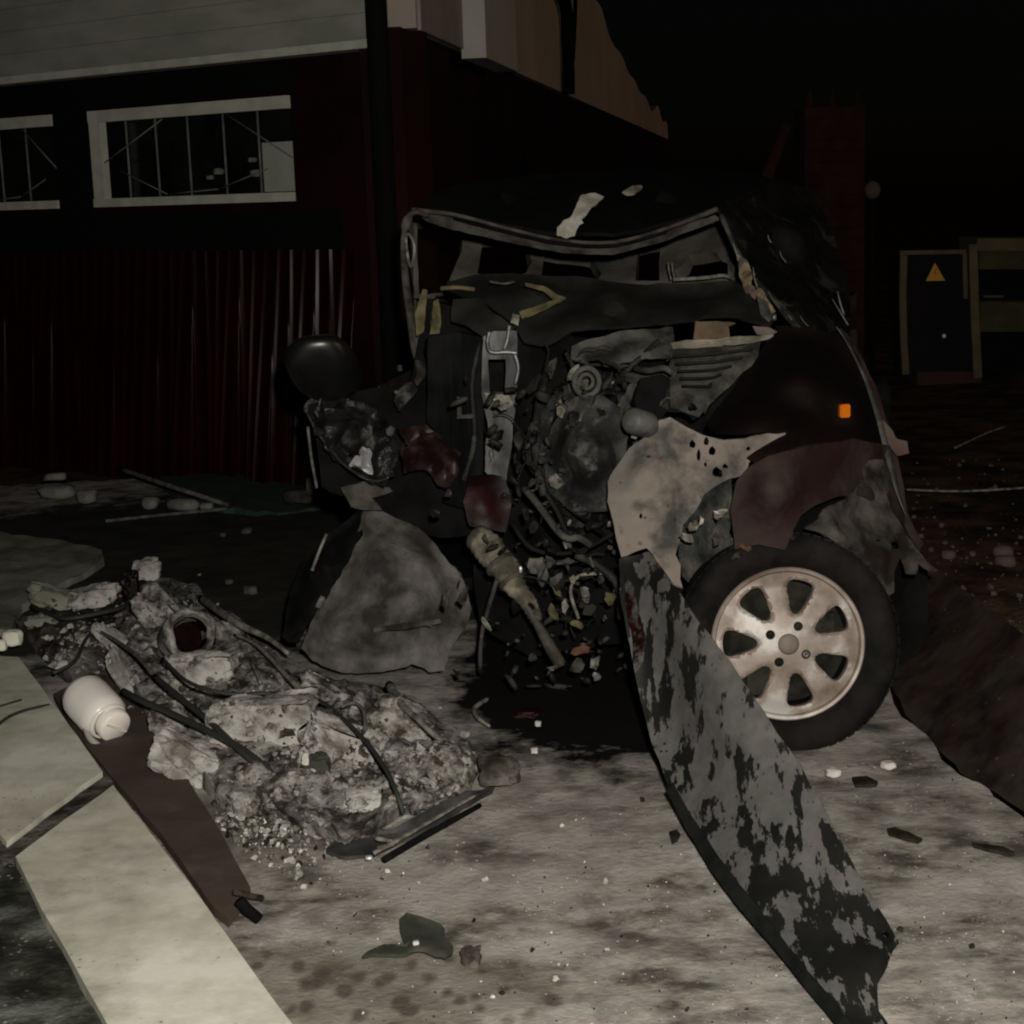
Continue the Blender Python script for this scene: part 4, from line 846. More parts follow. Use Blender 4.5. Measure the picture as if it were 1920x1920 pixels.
for l, r_, m_, nm in (
    ([(982, 915, 4.62), (1000, 935, 4.6), (1025, 968, 4.58), (1050, 1000, 4.56), (1068, 1010, 4.55), (1085, 1008, 4.55), (1108, 1022, 4.55)], .010, M_greyash, 'coolant_pipe'),
    ([(1010, 905, 4.66), (1045, 960, 4.62), (1062, 1000, 4.6)], .006, M_dash, 'brake_line'), ([(1235, 640, 4.9), (1150, 720, 4.8), (1140, 760, 4.7), (1160, 800, 4.62)], .009, M_char, 'heater_hose'),
    ([(1030, 680, 4.9), (1010, 760, 4.8), (1005, 850, 4.7), (1020, 930, 4.64)], .012, M_char, 'heater_hose'), ([(1080, 1040, 4.6), (1120, 1060, 4.58), (1160, 1100, 4.56), (1165, 1160, 4.56)], .012, M_char, 'heater_hose'),
    ([(960, 980, 4.8), (1000, 1030, 4.72), (1080, 1035, 4.66), (1150, 1000, 4.6)], .006, M_dash, 'wiring_loom'), ([(900, 640, 4.96), (885, 720, 4.94), (890, 820, 4.9), (870, 900, 4.9)], .008, M_char, 'wiring_loom'),
    ([(935, 1080, 4.7), (905, 1180, 4.72), (900, 1260, 4.7)], .007, M_char, 'wiring_loom'), ([(1060, 660, 4.88), (1075, 690, 4.7), (1088, 735, 4.66)], .006, M_greyash, 'wiring_loom'),
    ([(1190, 690, 4.7), (1215, 695, 4.66), (1245, 690, 4.66), (1262, 700, 4.66)], .009, M_greyash, 'fuel_pipe'), ([(1085, 1160, 4.6), (1070, 1110, 4.6), (1085, 1080, 4.6), (1130, 1075, 4.58)], .005, M_trim, 'brake_line')):
    b_ = MB(); b_.tube(pts(l), r_, 8); b_.build(nm, m_, car)
mbq = MB(); random.seed(33)
for i in range(42):
    x, y = random.gauss(1110, 100), random.uniform(640, 1180); x = max(880, min(1400 if y < 760 else 1290, x)); d0 = random.uniform(4.45, 4.75) + (.12 if y < 760 else 0); L_ = random.uniform(20, 75); a = random.uniform(0, 6.28)
    q = []
    for k in range(5): q.append((x, y, d0)); a += random.uniform(-.9, .9); x += cos(a) * L_ / 4; y += sin(a) * L_ / 4; d0 += random.uniform(-.02, .02)
    mbq.tube(pts(q), random.choice((.0015, .002, .003, .0045)), 5)
tag(mbq.build('wire_tangle', M_dash, car), kind='stuff')
for i in range(46):
    x, y = random.gauss(1120, 90), random.uniform(660, 1170); x = max(900, min(1320, x))
    if 1140 < x and y > 790: x -= 160
    w_ = random.uniform(5, 17); scrap('twisted_bit', x, y, random.uniform(4.5, 4.68) + (.1 if y < 760 else 0), w_, w_ * random.uniform(.25, .8), random.choice((M_greyash, M_char, M_dash, M_frame, M_trim, M_char)), random.uniform(-1.5, 1.5), .035, seed=i)
# reservoir and the scoured inner wing
b_ = MB(); rc = P(1200, 793, 4.42); axr = Vector((-.75, -.8, .35))
b_.lathe([(.001, .045), (.026, .043), (.034, .034), (.035, -.03), (.03, -.045), (.001, -.046)], rc, axr, 24); b_.build('reservoir', mat('grey_plastic', [(.03, .03, .028), (.10, .10, .093)], scale=12, rough=.6), car)
cp('scoured_wing', [(1236, 785, 4.42), (1258, 780, 4.42), (1290, 800, 4.40), (1320, 812, 4.38), (1360, 822, 4.36), (1400, 822, 4.34), (1430, 818, 4.33), (1466, 806, 4.32), (1477, 810, 4.31), (1472, 822, 4.31), (1430, 850, 4.33), (1408, 868, 4.34), (1402, 886, 4.36), (1372, 895, 4.38),
                    (1340, 912, 4.4), (1320, 925, 4.4), (1300, 960, 4.38), (1282, 985, 4.36), (1275, 1010, 4.34), (1265, 1040, 4.3), (1274, 1060, 4.28), (1274, 1085, 4.26), (1280, 1102, 4.25), (1262, 1096, 4.25), (1240, 1070, 4.27), (1222, 1040, 4.3), (1212, 1030, 4.31),
                    (1165, 1048, 4.32), (1158, 1020, 4.33), (1150, 980, 4.34), (1140, 940, 4.36), (1142, 900, 4.38), (1160, 870, 4.4), (1180, 840, 4.42), (1205, 822, 4.42), (1228, 805, 4.42)],
   M_bare, crump=.018, cs=4.5, step=10, rag=1.6, th=.006, seed=15, ctrl=[(1220, 900, 4.345), (1230, 980, 4.32), (1300, 860, 4.37)],
   holes=[[(x + cos(k * pi / 5 + .3) * w_, y + sin(k * pi / 5 + .3) * h_ * (1 + .2 * sin(k * 2.1))) for k in range(10)] for x, y, w_, h_ in ((1301, 830, 6, 8), (1328, 824, 5, 8), (1314, 852, 4, 12), (1341, 843, 7, 9), (1350, 884, 10, 11), (1328, 869, 3, 4), (1407, 841, 4, 4), (1200, 971, 3, 5), (1366, 872, 5, 5))])
cp('charred_liner', [(1300, 900, 4.44), (1340, 905, 4.42), (1370, 900, 4.42), (1372, 960, 4.42), (1370, 1040, 4.42), (1320, 1080, 4.44), (1280, 1100, 4.42), (1268, 1040, 4.44), (1285, 980, 4.44)], mat('charred_liner_m', [(.004, .004, .004), (.03, .033, .03), (.08, .07, .055)], scale=18, lo=.4, hi=.66, rough=.95, bump=1, bscale=30, bdist=.01), crump=.04, cs=10, step=8, rag=3)
for x, y, w_, h_, m_ in ((1302, 982, 12, 9, M_foamp), (1318, 975, 8, 7, M_crumb), (1348, 968, 14, 8, M_foamp), (1338, 960, 6, 5, M_crumb), (1290, 1010, 14, 7, M_trim), (1345, 1010, 9, 14, M_greyash), (1400, 1028, 14, 8, M_orange), (1380, 1040, 10, 6, M_frame), (1482, 1000, 6, 14, M_greyash)):
    scrap('filler_scrap', x, y, 4.26, w_, h_, m_, random.uniform(-.6, .6), .02, seed=x)

# front wing of the car with arch, indicator and door edge
cp('front_wing_upper', [(1455, 612, 4.98), (1510, 614, 5.02), (1575, 622, 5.1), (1610, 665, 5.05), (1635, 730, 4.95), (1655, 790, 4.85), (1668, 840, 4.78), (1600, 835, 4.5), (1520, 850, 4.34), (1430, 880, 4.3), (1400, 860, 4.3), (1478, 812, 4.28), (1475, 803, 4.28), (1400, 812, 4.32), (1340, 812, 4.4), (1325, 795, 4.46), (1370, 735, 4.65), (1420, 670, 4.85)],
   M_fendtop, crump=.012, cs=3, step=16, rag=1, seed=16, ctrl=[(1500, 740, 4.6), (1580, 770, 4.62)])
cp('front_wing', [(1402, 878, 4.27), (1440, 855, 4.25), (1520, 838, 4.27), (1600, 826, 4.42), (1668, 836, 4.70), (1680, 880, 4.68), (1690, 930, 4.66), (1697, 985, 4.64), (1660, 960, 4.56), (1620, 935, 4.46), (1570, 930, 4.38), (1530, 945, 4.32), (1500, 965, 4.28), (1480, 1000, 4.26), (1470, 1030, 4.26), (1420, 1022, 4.26), (1375, 1032, 4.27), (1368, 960, 4.27), (1380, 905, 4.27)],
   M_maroon, crump=.014, cs=4, step=13, rag=1.5, seed=17, ctrl=[(1450, 920, 4.2)])
cp('arch_flap', [(1500, 985, 4.30), (1525, 972, 4.3), (1545, 950, 4.34), (1580, 935, 4.38), (1612, 905, 4.46), (1640, 868, 4.52), (1662, 862, 4.56), (1676, 905, 4.56), (1662, 930, 4.54), (1672, 960, 4.52), (1695, 1000, 4.50), (1730, 1030, 4.48), (1758, 1060, 4.46), (1750, 1064, 4.46), (1722, 1048, 4.46), (1720, 1068, 4.46), (1700, 1070, 4.44), (1690, 1050, 4.44), (1680, 1075, 4.42), (1678, 1105, 4.40), (1660, 1114, 4.38), (1640, 1098, 4.38), (1630, 1070, 4.37), (1600, 1050, 4.35), (1575, 1020, 4.32), (1540, 1005, 4.30)],
   M_archash, crump=.03, cs=7, step=9, rag=3, seed=18, holes=[[(1672, 1020), (1686, 1018), (1690, 1030), (1676, 1034)], [(1640, 1018), (1655, 1014), (1654, 1022)]])
cp('arch_liner', [(1372, 1030, 4.42), (1470, 1022, 4.45), (1505, 950, 4.5), (1580, 920, 4.6), (1680, 960, 4.75), (1740, 1070, 4.8), (1740, 1200, 4.8), (1690, 1260, 4.75), (1560, 1300, 4.7), (1400, 1250, 4.7), (1290, 1150, 4.6), (1290, 1080, 4.5)], M_black, crump=.02, step=22)
b_ = MB(); b_.tube(pts([(1568, 612, 5.02), (1590, 645, 4.98), (1620, 705, 4.9), (1643, 770, 4.8), (1660, 835, 4.70), (1672, 885, 4.62), (1684, 930, 4.56), (1700, 970, 4.54)]), [.003, .006, .008, .010, .010, .008, .005, .002], 8, flat=.45); b_.build('door_edge', M_chrome, car)
cp('front_door', [(1575, 615, 5.16), (1600, 640, 5.2), (1640, 720, 5.1), (1668, 800, 5.0), (1685, 870, 4.95), (1700, 960, 4.9), (1730, 1020, 4.9), (1700, 1060, 4.95), (1640, 950, 4.9), (1620, 800, 5.0)], M_maroon, crump=.01, step=14)
cp('door_tab', [(1655, 785, 4.9), (1668, 800, 4.9), (1682, 822, 4.9), (1700, 826, 4.9), (1704, 850, 4.9), (1682, 853, 4.9), (1668, 835, 4.88)], M_orange and mat('tan_tab', [(.07, .045, .034), (.10, .068, .052)], scale=9, rough=.8), crump=.006, step=7)
ic = P(1583, 770, 4.60); b_ = MB(); b_.box(ic, (.029, .02, .036), Matrix.Rotation(.15, 3, 'Z')); b_.build('side_indicator', M_amber, car, bevel=.003)

# wheel
wc = P(1476, 1206, 4.29); wn = Vector((-.02, -1, .16)).normalized()
wu = wn.cross(Vector((0, 0, 1))).normalized(); wu = -wu if wu.x < 0 else wu; wv = wu.cross(wn); wv = -wv if wv.z < 0 else wv
def wl(u, v, h): return wc + wu * u + wv * v + wn * h
b_ = MB()
b_.lathe([(.198, .012), (.206, .030), (.225, .045), (.250, .050), (.272, .038), (.284, .020), (.289, .0), (.290, -.06), (.288, -.13), (.270, -.165), (.21, -.16), (.195, -.13)], wc, wn, 72)
for k in range(64):   # tread shoulder blocks
    a = 2 * pi * k / 64; M_ = Matrix((wu * cos(a) + wv * sin(a), -wu * sin(a) + wv * cos(a), wn)).transposed()
    b_.box(wl(cos(a) * .2855, sin(a) * .2855, -.008), (.009, .020, .036), M_)
wh = b_.build('front_wheel', M_tyre, car, flat_angle=R(40))
# rim face with seven openings
Rr = .186; ol = [(cos(2 * pi * k / 90) * Rr, sin(2 * pi * k / 90) * Rr) for k in range(90)]; holes = []
for k in range(7):
    a = R(75.5 + 360 / 7 * k); sh_ = [(.078, 0), (.088, .014), (.115, .024), (.145, .034), (.160, .031), (.166, .017), (.1675, 0), (.166, -.017), (.160, -.031), (.145, -.034), (.115, -.024), (.088, -.014)]
    hp_ = []
    for i in range(len(sh_)):
        p0, p1, p2, p3 = [sh_[(i + j) % 12] for j in (-1, 0, 1, 2)]
        for t in (0, .5):
            q = [.5 * ((2 * p1[z]) + (p2[z] - p0[z]) * t + (2 * p0[z] - 5 * p1[z] + 4 * p2[z] - p3[z]) * t * t + (3 * p1[z] - p0[z] - 3 * p2[z] + p3[z]) * t ** 3) for z in (0, 1)]
            hp_.append((q[0] * cos(a) - q[1] * sin(a), q[0] * sin(a) + q[1] * cos(a)))
    holes.append(hp_)
nuts = [R(x) for x in (151, 60, -32, -119)]
for a in nuts: holes.append([(cos(a) * .0525 + cos(2 * pi * k / 16) * .0125, sin(a) * .0525 + sin(2 * pi * k / 16) * .0125) for k in range(16)])
holes.append([(cos(2 * pi * k / 28) * .0275, sin(2 * pi * k / 28) * .0275) for k in range(28)])
V, T = tri2d(ol, holes, .0085)
def rimh(u, v):
    r_ = hypot(u, v); h = .010 + .016 * (1 - min(1, abs(r_ - .03) / .15)) - .010 * max(0, (r_ - .150) / .036)
    dm = min(min(hypot(u - a, v - b) for a, b in hh) for hh in holes[:7])
    return h - .007 * max(0, 1 - dm / .010) ** 2
vf = [wl(v.x, v.y, rimh(v.x, v.y)) for v in V]; vb = [wl(v.x, v.y, rimh(v.x, v.y) - .028) for v in V]; n = len(V)
fs = [tuple(t) for t in T] + [tuple(i + n for i in reversed(t)) for t in T]
k0 = 0
for loop in [ol] + holes:
    k = len(loop); fs += [(k0 + i, k0 + (i + 1) % k, k0 + (i + 1) % k + n, k0 + i + n) for i in range(k)]; k0 += k
b_ = MB(); b_.add(vf + vb, fs)
b_.lathe([(.184, -.03), (.185, .006), (.189, .017), (.196, .019), (.200, .014), (.199, .002), (.190, -.012), (.186, -.14), (.150, -.15)], wc, wn, 90)
rm = b_.build('rim', M_rim, wh, flat_angle=R(35))
for i, a in enumerate(nuts):
    b_ = MB(); c_ = wl(cos(a) * .0525, sin(a) * .0525, .012)
    b_.lathe([(.0115, -.03), (.0118, .004), (.0088, .006), (.0088, .012), (.004, .014), (.0035, .009), (.0003, .009)] if i == 2 else [(.0115, -.03), (.0118, .002), (.009, .0), (.009, .006), (.0003, .008)], c_, wn, 12)
    b_.build('wheel_bolt', M_steel if i == 2 else M_disc, rm)
b_ = MB(); b_.lathe([(.0274, -.02), (.0274, .006), (.022, .011), (.012, .013), (.0003, .0135)], wl(0, 0, .018), wn, 28)
b_.build('hub_cap', mat('hub_cap_m', [(.13, .105, .085), (.18, .15, .125)], scale=12, rough=.7), rm)
b_ = MB(); b_.lathe([(.0005, -.035), (.06, -.035), (.075, -.05), (.158, -.05), (.160, -.062), (.0005, -.064)], wc, wn, 48)
b_.box(wl(-.07, -.09, -.045), (.07, .04, .09)); b_.box(wl(.10, .05, -.06), (.06, .04, .05)); b_.build('brake_disc', M_disc, wh)
b_ = MB(); b_.lathe([(.0005, -.10), (.183, -.10), (.183, -.11), (.0005, -.11)], wc, wn, 32); b_.build('dust_shield', M_black, wh)

# ------------------------------------------------------------------ long bent panel leaning on the wreck
ld = thing('bent_door_skin', 'long bent panel patchy with ash leaning from the wreck across the wheel', 'car panel', G(1560, 1850, 0))
AN = [(x, y, gd(x, y, z)) for x, y, z in ((1160, 1045, .53), (1215, 1033, .55), (1265, 1095, .51), (1330, 1190, .44), (1400, 1290, .36), (1470, 1385, .28), (1502, 1432, .245), (1520, 1470, .22), (1555, 1530, .18), (1582, 1585, .15), (1612, 1640, .12), (1650, 1705, .09), (1684, 1762, .07),
      (1668, 1805, .05), (1650, 1850, .04), (1645, 1900, .03), (1690, 1960, .02), (1640, 1990, .015), (1590, 1950, .02), (1520, 1862, .025), (1460, 1785, .03), (1385, 1700, .035), (1330, 1625, .04), (1285, 1550, .06), (1250, 1470, .10), (1222, 1400, .15), (1205, 1320, .22), (1180, 1200, .36), (1162, 1110, .46))]
patch('panel_skin', AN, M_panel, ld, th=.006, step=11, crump=.012, cs=5, rag=1.0, seed=30,
      holes=[[(1652, 1744), (1659, 1741), (1668, 1750), (1663, 1757), (1654, 1752)], [(1212, 1050), (1218, 1048), (1219, 1056), (1213, 1057)]], zmin=.012)
rs_ = [(x, y, gd(x, y, z) - .012) for x, y, z in ((1172, 1085, .49), (1186, 1100, .48), (1196, 1150, .43), (1212, 1200, .38), (1206, 1240, .33), (1190, 1262, .31), (1186, 1200, .37), (1172, 1130, .44))]
patch('scraped_paint', rs_, mat('dark_red_scrape', [(.008, .0015, .0015), (.020, .0035, .0035)], rough=.6, spec=.2, scale=20, ash=(.09, .085, .08), ash_amt=.30, ash_scale=24), ld, th=.003, step=8, crump=.004, rag=3, seed=44)
fl = [(x, y, gd(x, y, z)) for x, y, z in ((1248, 1480, .105), (1285, 1552, .065), (1330, 1627, .045), (1385, 1702, .04), (1460, 1787, .035), (1520, 1864, .03), (1590, 1952, .025), (1620, 1990, .02), (1655, 1990, .03), (1600, 1925, .04), (1530, 1840, .05), (1460, 1752, .055), (1392, 1665, .06), (1335, 1590, .07), (1290, 1520, .09), (1262, 1466, .12))]
patch('panel_flange', fl, mat('dark_flange', [(.004, .0045, .004), (.013, .014, .013)], scale=9, rough=.7, spec=.2, bump=.2), ld, th=.005, step=11, crump=.004, rag=.8, seed=31, zmin=.006)

sc_ = [(x, y, gd(x, y, z)) for x, y, z in ((1688, 1070, .24), (1730, 1058, .26), (1762, 1070, .25), (1800, 1098, .25), (1850, 1135, .25), (1905, 1180, .25), (1990, 1250, .25), (2000, 1560, .01), (1925, 1522, .01), (1868, 1488, .01), (1800, 1448, .01), (1765, 1415, .01), (1735, 1375, .015), (1696, 1338, .02), (1672, 1290, .04), (1672, 1180, .12))]
o_ = patch('scorched_sheet', sc_, mat('scorched_maroon', [(.007, .0032, .0026), (.020, .009, .0065), (.034, .021, .015)], spec=.2, scale=5, rough=.8, bump=.5, bscale=18, bdist=.008, ash=(.032, .026, .020), ash_amt=.28, ash_scale=7, ash_soft=.12, specks=(.07, .085, .07), speck_scale=22, speck_size=.10), None, th=.01, step=16, crump=.022, cs=4, rag=4, seed=40, top=True)
tag(o_, 'large dark maroon burnt sheet sloping down to the right edge behind the alloy wheel', 'burnt sheet')
# ------------------------------------------------------------------ rubble heap on the left
def heap(name, ol, ctrl, m_, label, cat, step=15, cr=.03, cs=7, rag=5, kind=None, zb=.01, amp2=.018, group=None):
    d = dens([(x, y) for x, y in ol], step, rag); V, T = tri2d(d, [], step); k = len(d); vs = []
    for i, v in enumerate(V):
        z = 0
        if i >= k:
            db = min(hypot(v.x - a, v.y - b) for a, b in d)
            ws = 0
            for (x, y, h, r_) in ctrl: ws = max(ws, h * max(0, 1 - (hypot(v.x - x, v.y - y) / r_) ** 2) ** .6)
            z = ws * min(1, db / 22)
        g = G(v.x, v.y, 0)
        # rise while keeping the seen outline: slide along the view ray
        g = G(v.x, v.y, z)
        if i >= k:
            q = g * cs; g.z += cr * noise.noise(q) + amp2 * noise.noise(q * 3.1) + .008 * noise.noise(q * 8)
            g.z = max(zb, g.z)
        else: g.z = zb
        vs.append(g)
    n = len(vs); bot = [Vector((p.x, p.y, -.02)) for p in vs[:k]]
    mbx = MB(); mbx.add(vs, T, True); mbx.add(vs[:k] + bot, [(i, (i + 1) % k, (i + 1) % k + k, i + k) for i in range(k)], False)
    return tag(mbx.build(name, m_, top=True, flat_angle=R(50)), label, cat, group, kind)
heap('rubble_heap', [(200, 1180), (235, 1130), (290, 1085), (370, 1100), (400, 1135), (470, 1180), (545, 1245), (620, 1275), (700, 1290), (740, 1300), (790, 1330), (850, 1375), (885, 1400), (900, 1450), (880, 1490), (800, 1515), (720, 1560), (650, 1590), (600, 1575), (520, 1540), (430, 1530), (380, 1480), (310, 1400), (250, 1320), (205, 1260)],
     [(330, 1180, .07, 170), (470, 1330, .085, 210), (600, 1400, .085, 200), (760, 1440, .085, 170), (680, 1520, .06, 120), (300, 1280, .07, 130)], M_rub, 'long low heap of ash-covered concrete rubble in front of the domed housing', 'rubble', step=9, cr=.03, amp2=.03)
heap('rubble_heap', [(30, 1170), (90, 1130), (160, 1150), (240, 1170), (250, 1250), (215, 1330), (150, 1300), (110, 1270), (60, 1210)], [(150, 1210, .07, 110)], M_rubd, 'charred dark rubble beside the second cream slab behind the white tank', 'rubble', step=11, cr=.04)
def rk(name, x, y, w_, h_, m_, label, z=.05, cat='rubble chunk', grp='broken pieces in the rubble', rot=0, sub=5, dep=None, amp=.42):
    z = z if z < .07 else .04 + (z - .04) * .62
    D_ = gd(x, y, z); k = D_ / F; M_ = Matrix.Rotation(rot, 3, 'Y')
    b = MB().rock(G(x, y, z), (w_ / 2 * k * 1.2, (dep or (w_ + h_) / 4) * k, h_ / 2 * k * 1.25), sub, amp, M_)
    return single(b, name, m_, label, cat, grp)
random.seed(5)
rk('concrete_chunk', 276, 1068, 52, 40, M_rubl, 'pale round chunk farthest up on the left rubble beside the dark red scrap', .07)
rk('concrete_chunk', 175, 1118, 100, 40, M_rubl, 'wide pale jagged chunk between the broken slab and the red scrap', .05, rot=-.15)
rk('concrete_chunk', 378, 1255, 130, 72, M_rubl, 'large pale chunk just below the mouth of the broken pipe', .14)
rk('concrete_chunk', 500, 1360, 210, 120, M_rubl, 'largest pale concrete block in the middle of the heap', .13)
rk('concrete_chunk', 640, 1405, 160, 100, M_rubl, 'pale chunk right of the largest concrete block', .12, rot=.4)
rk('concrete_chunk', 352, 1425, 140, 84, M_rubl, 'pale flat chunk by the brown board below the thick cables', .06, rot=.5)
rk('concrete_chunk', 682, 1500, 72, 42, M_rubl, 'small pale chunk in front of the heap above the dark plate', .10)
rk('concrete_chunk', 760, 1350, 130, 78, M_rub, 'grey chunk at the top right of the heap under the pale strip', .12, rot=.5)
rk('concrete_chunk', 835, 1435, 90, 80, M_rub, 'grey brown chunk at the right end of the heap', .10, rot=.5)
rk('concrete_chunk', 315, 1345, 70, 60, M_rub, 'grey chunk between the two thick cables', .08)
rk('concrete_chunk', 212, 1200, 90, 30, M_rubl, 'narrow pale sliver lying under the thin cable at upper left of the heap', .10, rot=.75, amp=.2)
rk('concrete_chunk', 235, 1270, 110, 32, M_rubl, 'long whitish sliver pointing down above the white tank', .09, rot=1.1, amp=.2)
rk('concrete_chunk', 152, 1210, 24, 50, M_rubl, 'upright pale shard among the charred rubble', .07, rot=.3, amp=.3)
rk('concrete_chunk', 116, 1246, 30, 16, M_rubl, 'tiny pale shard under the upright shard', .06)
rk('concrete_chunk', 80, 1168, 60, 30, M_oldconc, 'olive grey fragment crossed by a dark cable', .05)
rk('concrete_chunk', 95, 1120, 80, 44, M_oldconc, 'flat olive grey fragment behind the crossing cables', .05, rot=.35)
rk('brick_piece', 24, 1196, 36, 34, M_cream, 'cream cube-shaped brick piece at the left edge upon the slab end', .12, sub=3, amp=.08)
rk('brick_piece', 2, 1210, 22, 22, M_cream, 'cream brick piece cut by the left edge of the picture', .11, sub=3, amp=.1)
rk('red_scrap', 246, 1100, 32, 70, M_rednest, 'dark red torn plastic scrap standing in the rubble', .08, cat='plastic scrap')
rk('concrete_chunk', 300, 1150, 110, 70, M_rub, 'grey chunk left of the mouth of the broken pipe', .13, rot=.9)
rk('concrete_chunk', 425, 1195, 80, 60, M_rub, 'grey brown chunk right of the mouth of the broken pipe', .10, rot=.7)
rk('concrete_chunk', 700, 1340, 90, 50, M_rub, 'rough grey lump under the bend of the long thin cable', .13, rot=.5)
rk('concrete_chunk', 560, 1480, 120, 60, M_rub, 'low dusty lump at the foot of the heap near the thick cable ends', .04, rot=.2)
rk('concrete_chunk', 610, 1300, 110, 46, M_rub, 'dusty lump where the pale strip meets the heap', .12, rot=.5)
rk('dark_stone', 622, 1352, 46, 50, M_leafd, 'smooth dark stone on the largest pale block', .19, cat='stone', amp=.1)
rk('dark_stone', 594, 1432, 50, 44, M_leafd, 'dark brown stone with a white pebble before it', .14, cat='stone')
rk('white_pebble', 573, 1424, 14, 26, M_crumb, 'small white upright pebble on the heap by the dark brown stone', .17, cat='pebble')
rk('dark_stone', 935, 1440, 80, 66, M_rubd, 'round charred lump right of the heap at the edge of the oily ground', .05, cat='stone')
rk('white_pebble', 1002, 1408, 13, 11, M_crumb, 'greenish white pebble on the oily ground edge', .02, cat='pebble')
rk('white_pebble', 1009, 1357, 11, 10, M_crumb, 'pinkish white pebble by the red shard under the engine', .02, cat='pebble')
rk('red_shard', 985, 1338, 56, 16, M_rednest, 'thin dark red lens shard under the engine', .02, cat='shard')
# broken pipe mouth
b = MB(); hc = P(356, 1190, gd(352, 1192, .14) - .16); hd = Vector((.35, -1, .38)).normalized()
b.lathe([(.050, -.12), (.052, -.02), (.054, .02), (.060, .035), (.070, .03), (.078, .0), (.082, -.06), (.085, -.14)], hc, hd, 40)
for i, v in enumerate(b.v): v += Vector((noise.noise(v * 18), noise.noise(v * 18 + Vector((9, 0, 0))), noise.noise(v * 18 + Vector((0, 9, 0))))) * .016
pp = single(b, 'broken_pipe', M_rub, 'broken stub of thick ashy pipe with dark mouth in the heap', 'pipe')
b = MB(); b.lathe([(.0005, -.095), (.045, -.095), (.049, -.09), (.0505, .012), (.052, .012), (.0515, -.1), (.0005, -.104)], hc, hd, 24, False); b.build('shaded_bore', mat('shaded_bore_m', [(.003, .0015, .0014), (.010, .0025, .0022)], spec=.05, scale=20, rough=.95), pp)  # bore coloured near black, painting the shade inside the mouth
# dark plate with metal edge at the right end of the heap
pl2 = thing('dark_plate', 'dark metal plate with bright folded edge lying in front of the heap', 'metal plate', G(740, 1560, 0))
patch('plate_skin', [(612, 1606, gd(612, 1606)), (650, 1540, 3.75), (720, 1555, 3.7), (800, 1520, 3.78), (880, 1482, 3.88), (905, 1478, 3.95), (935, 1468, gd(935, 1468)), (925, 1492, gd(925, 1492)), (860, 1530, gd(860, 1530)), (780, 1575, gd(780, 1575)), (700, 1616, gd(700, 1616)), (650, 1618, gd(650, 1618))], mat('dark_plate_m', [(.018, .017, .016), (.06, .058, .056)], scale=7, rough=.7, bump=.4), pl2, step=11, crump=.008, zmin=.015)
b = MB(); b.tube([G(700, 1600, .035), G(740, 1578, .05), (G(820, 1532, .06)), G(900, 1486, .06)], [.010, .008, .006, .005], 6, flat=.5); b.tube([G(706, 1572, .05), G(740, 1580, .05), G(708, 1592, .04)], [.006, .004, .007], 6); b.build('folded_edge', M_trim, pl2)
b = MB(); b.tube([G(720, 1612, .02), G(800, 1565, .022), G(900, 1510, .02)], [.008, .008, .006], 6); b.build('lower_edge', M_black, pl2)
b = MB(); b.rock(G(692, 1608, .03), (.010, .010, .006), 2, .1); b.build('rivet', M_alu, pl2)
# cables
def cable(l, r_, m_, label, name='cable', cat='cable', grp='cables hanging over the rubble'):
    return single(MB().tube([G(x, y, z if z < .07 else .05 + (z - .04) * .65) for x, y, z in l], r_, 8), name, m_, label, cat, grp)
cable([(232, 1296, .12), (262, 1312, .15), (330, 1342, .15), (400, 1376, .14), (450, 1402, .12), (500, 1440, .08), (545, 1482, .03)], .0095, M_cable, 'thick black cable running from the white tank down the heap, the lower one')
cable([(290, 1268, .17), (340, 1310, .18), (390, 1350, .17), (430, 1388, .14), (470, 1425, .10), (528, 1480, .03)], .0085, M_cable, 'thick black cable starting above the white tank, the upper one')
cable([(305, 1235, .2), (340, 1270, .22), (380, 1290, .22), (440, 1302, .20), (520, 1300, .19), (590, 1310, .2), (640, 1345, .21), (690, 1395, .2), (725, 1445, .18), (745, 1490, .14), (756, 1525, .08)], .0055, M_cable, 'long thin cable arching across the whole heap to the dark plate')
cable([(175, 1178, .12), (215, 1200, .16), (255, 1228, .2), (285, 1262, .2)], .006, M_cablegrey, 'short grey cable behind the long whitish sliver')
cable([(60, 1136, .07), (90, 1150, .10), (125, 1160, .11), (185, 1150, .12), (230, 1138, .12), (250, 1120, .1)], .008, M_cable, 'black cable crossing behind the upright shard')
cable([(100, 1262, .08), (140, 1240, .1), (160, 1200, .11), (185, 1175, .12), (215, 1160, .1)], .006, M_cable, 'thin black cable beside the tiny pale shard')
cable([(-20, 1330, .048), (20, 1318, .05), (40, 1312, .05)], .0035, M_cable, 'short thin wire on the second cream slab near its far end', 'wire', 'wire', 'wires across the cream slab')
cable([(-20, 1375, .05), (10, 1348, .052), (40, 1334, .052), (70, 1326, .05), (92, 1322, .045)], .0045, M_cable, 'curved thin wire crossing the second cream slab to the board', 'wire', 'wire', 'wires across the cream slab')
cable([(378, 1122, .1), (410, 1145, .16), (450, 1172, .17), (500, 1195, .15), (540, 1225, .14)], [.014, .013, .012, .009, .006], M_trim, 'pale broad strip right of the pipe mouth', 'trim_strip', 'trim strip', 'pale strips in the heap')
cable([(440, 1190, .15), (475, 1205, .16), (505, 1232, .16), (540, 1270, .16), (570, 1298, .15), (590, 1310, .14)], [.004, .006, .006, .007, .010, .006], M_trim, 'thin pale strip arching above the largest block', 'trim_strip', 'trim strip', 'pale strips in the heap')
cable([(470, 1240, .15), (480, 1260, .16), (488, 1280, .15)], .004, M_trim, 'very short pale strip above the largest block', 'trim_strip', 'trim strip', 'pale strips in the heap')
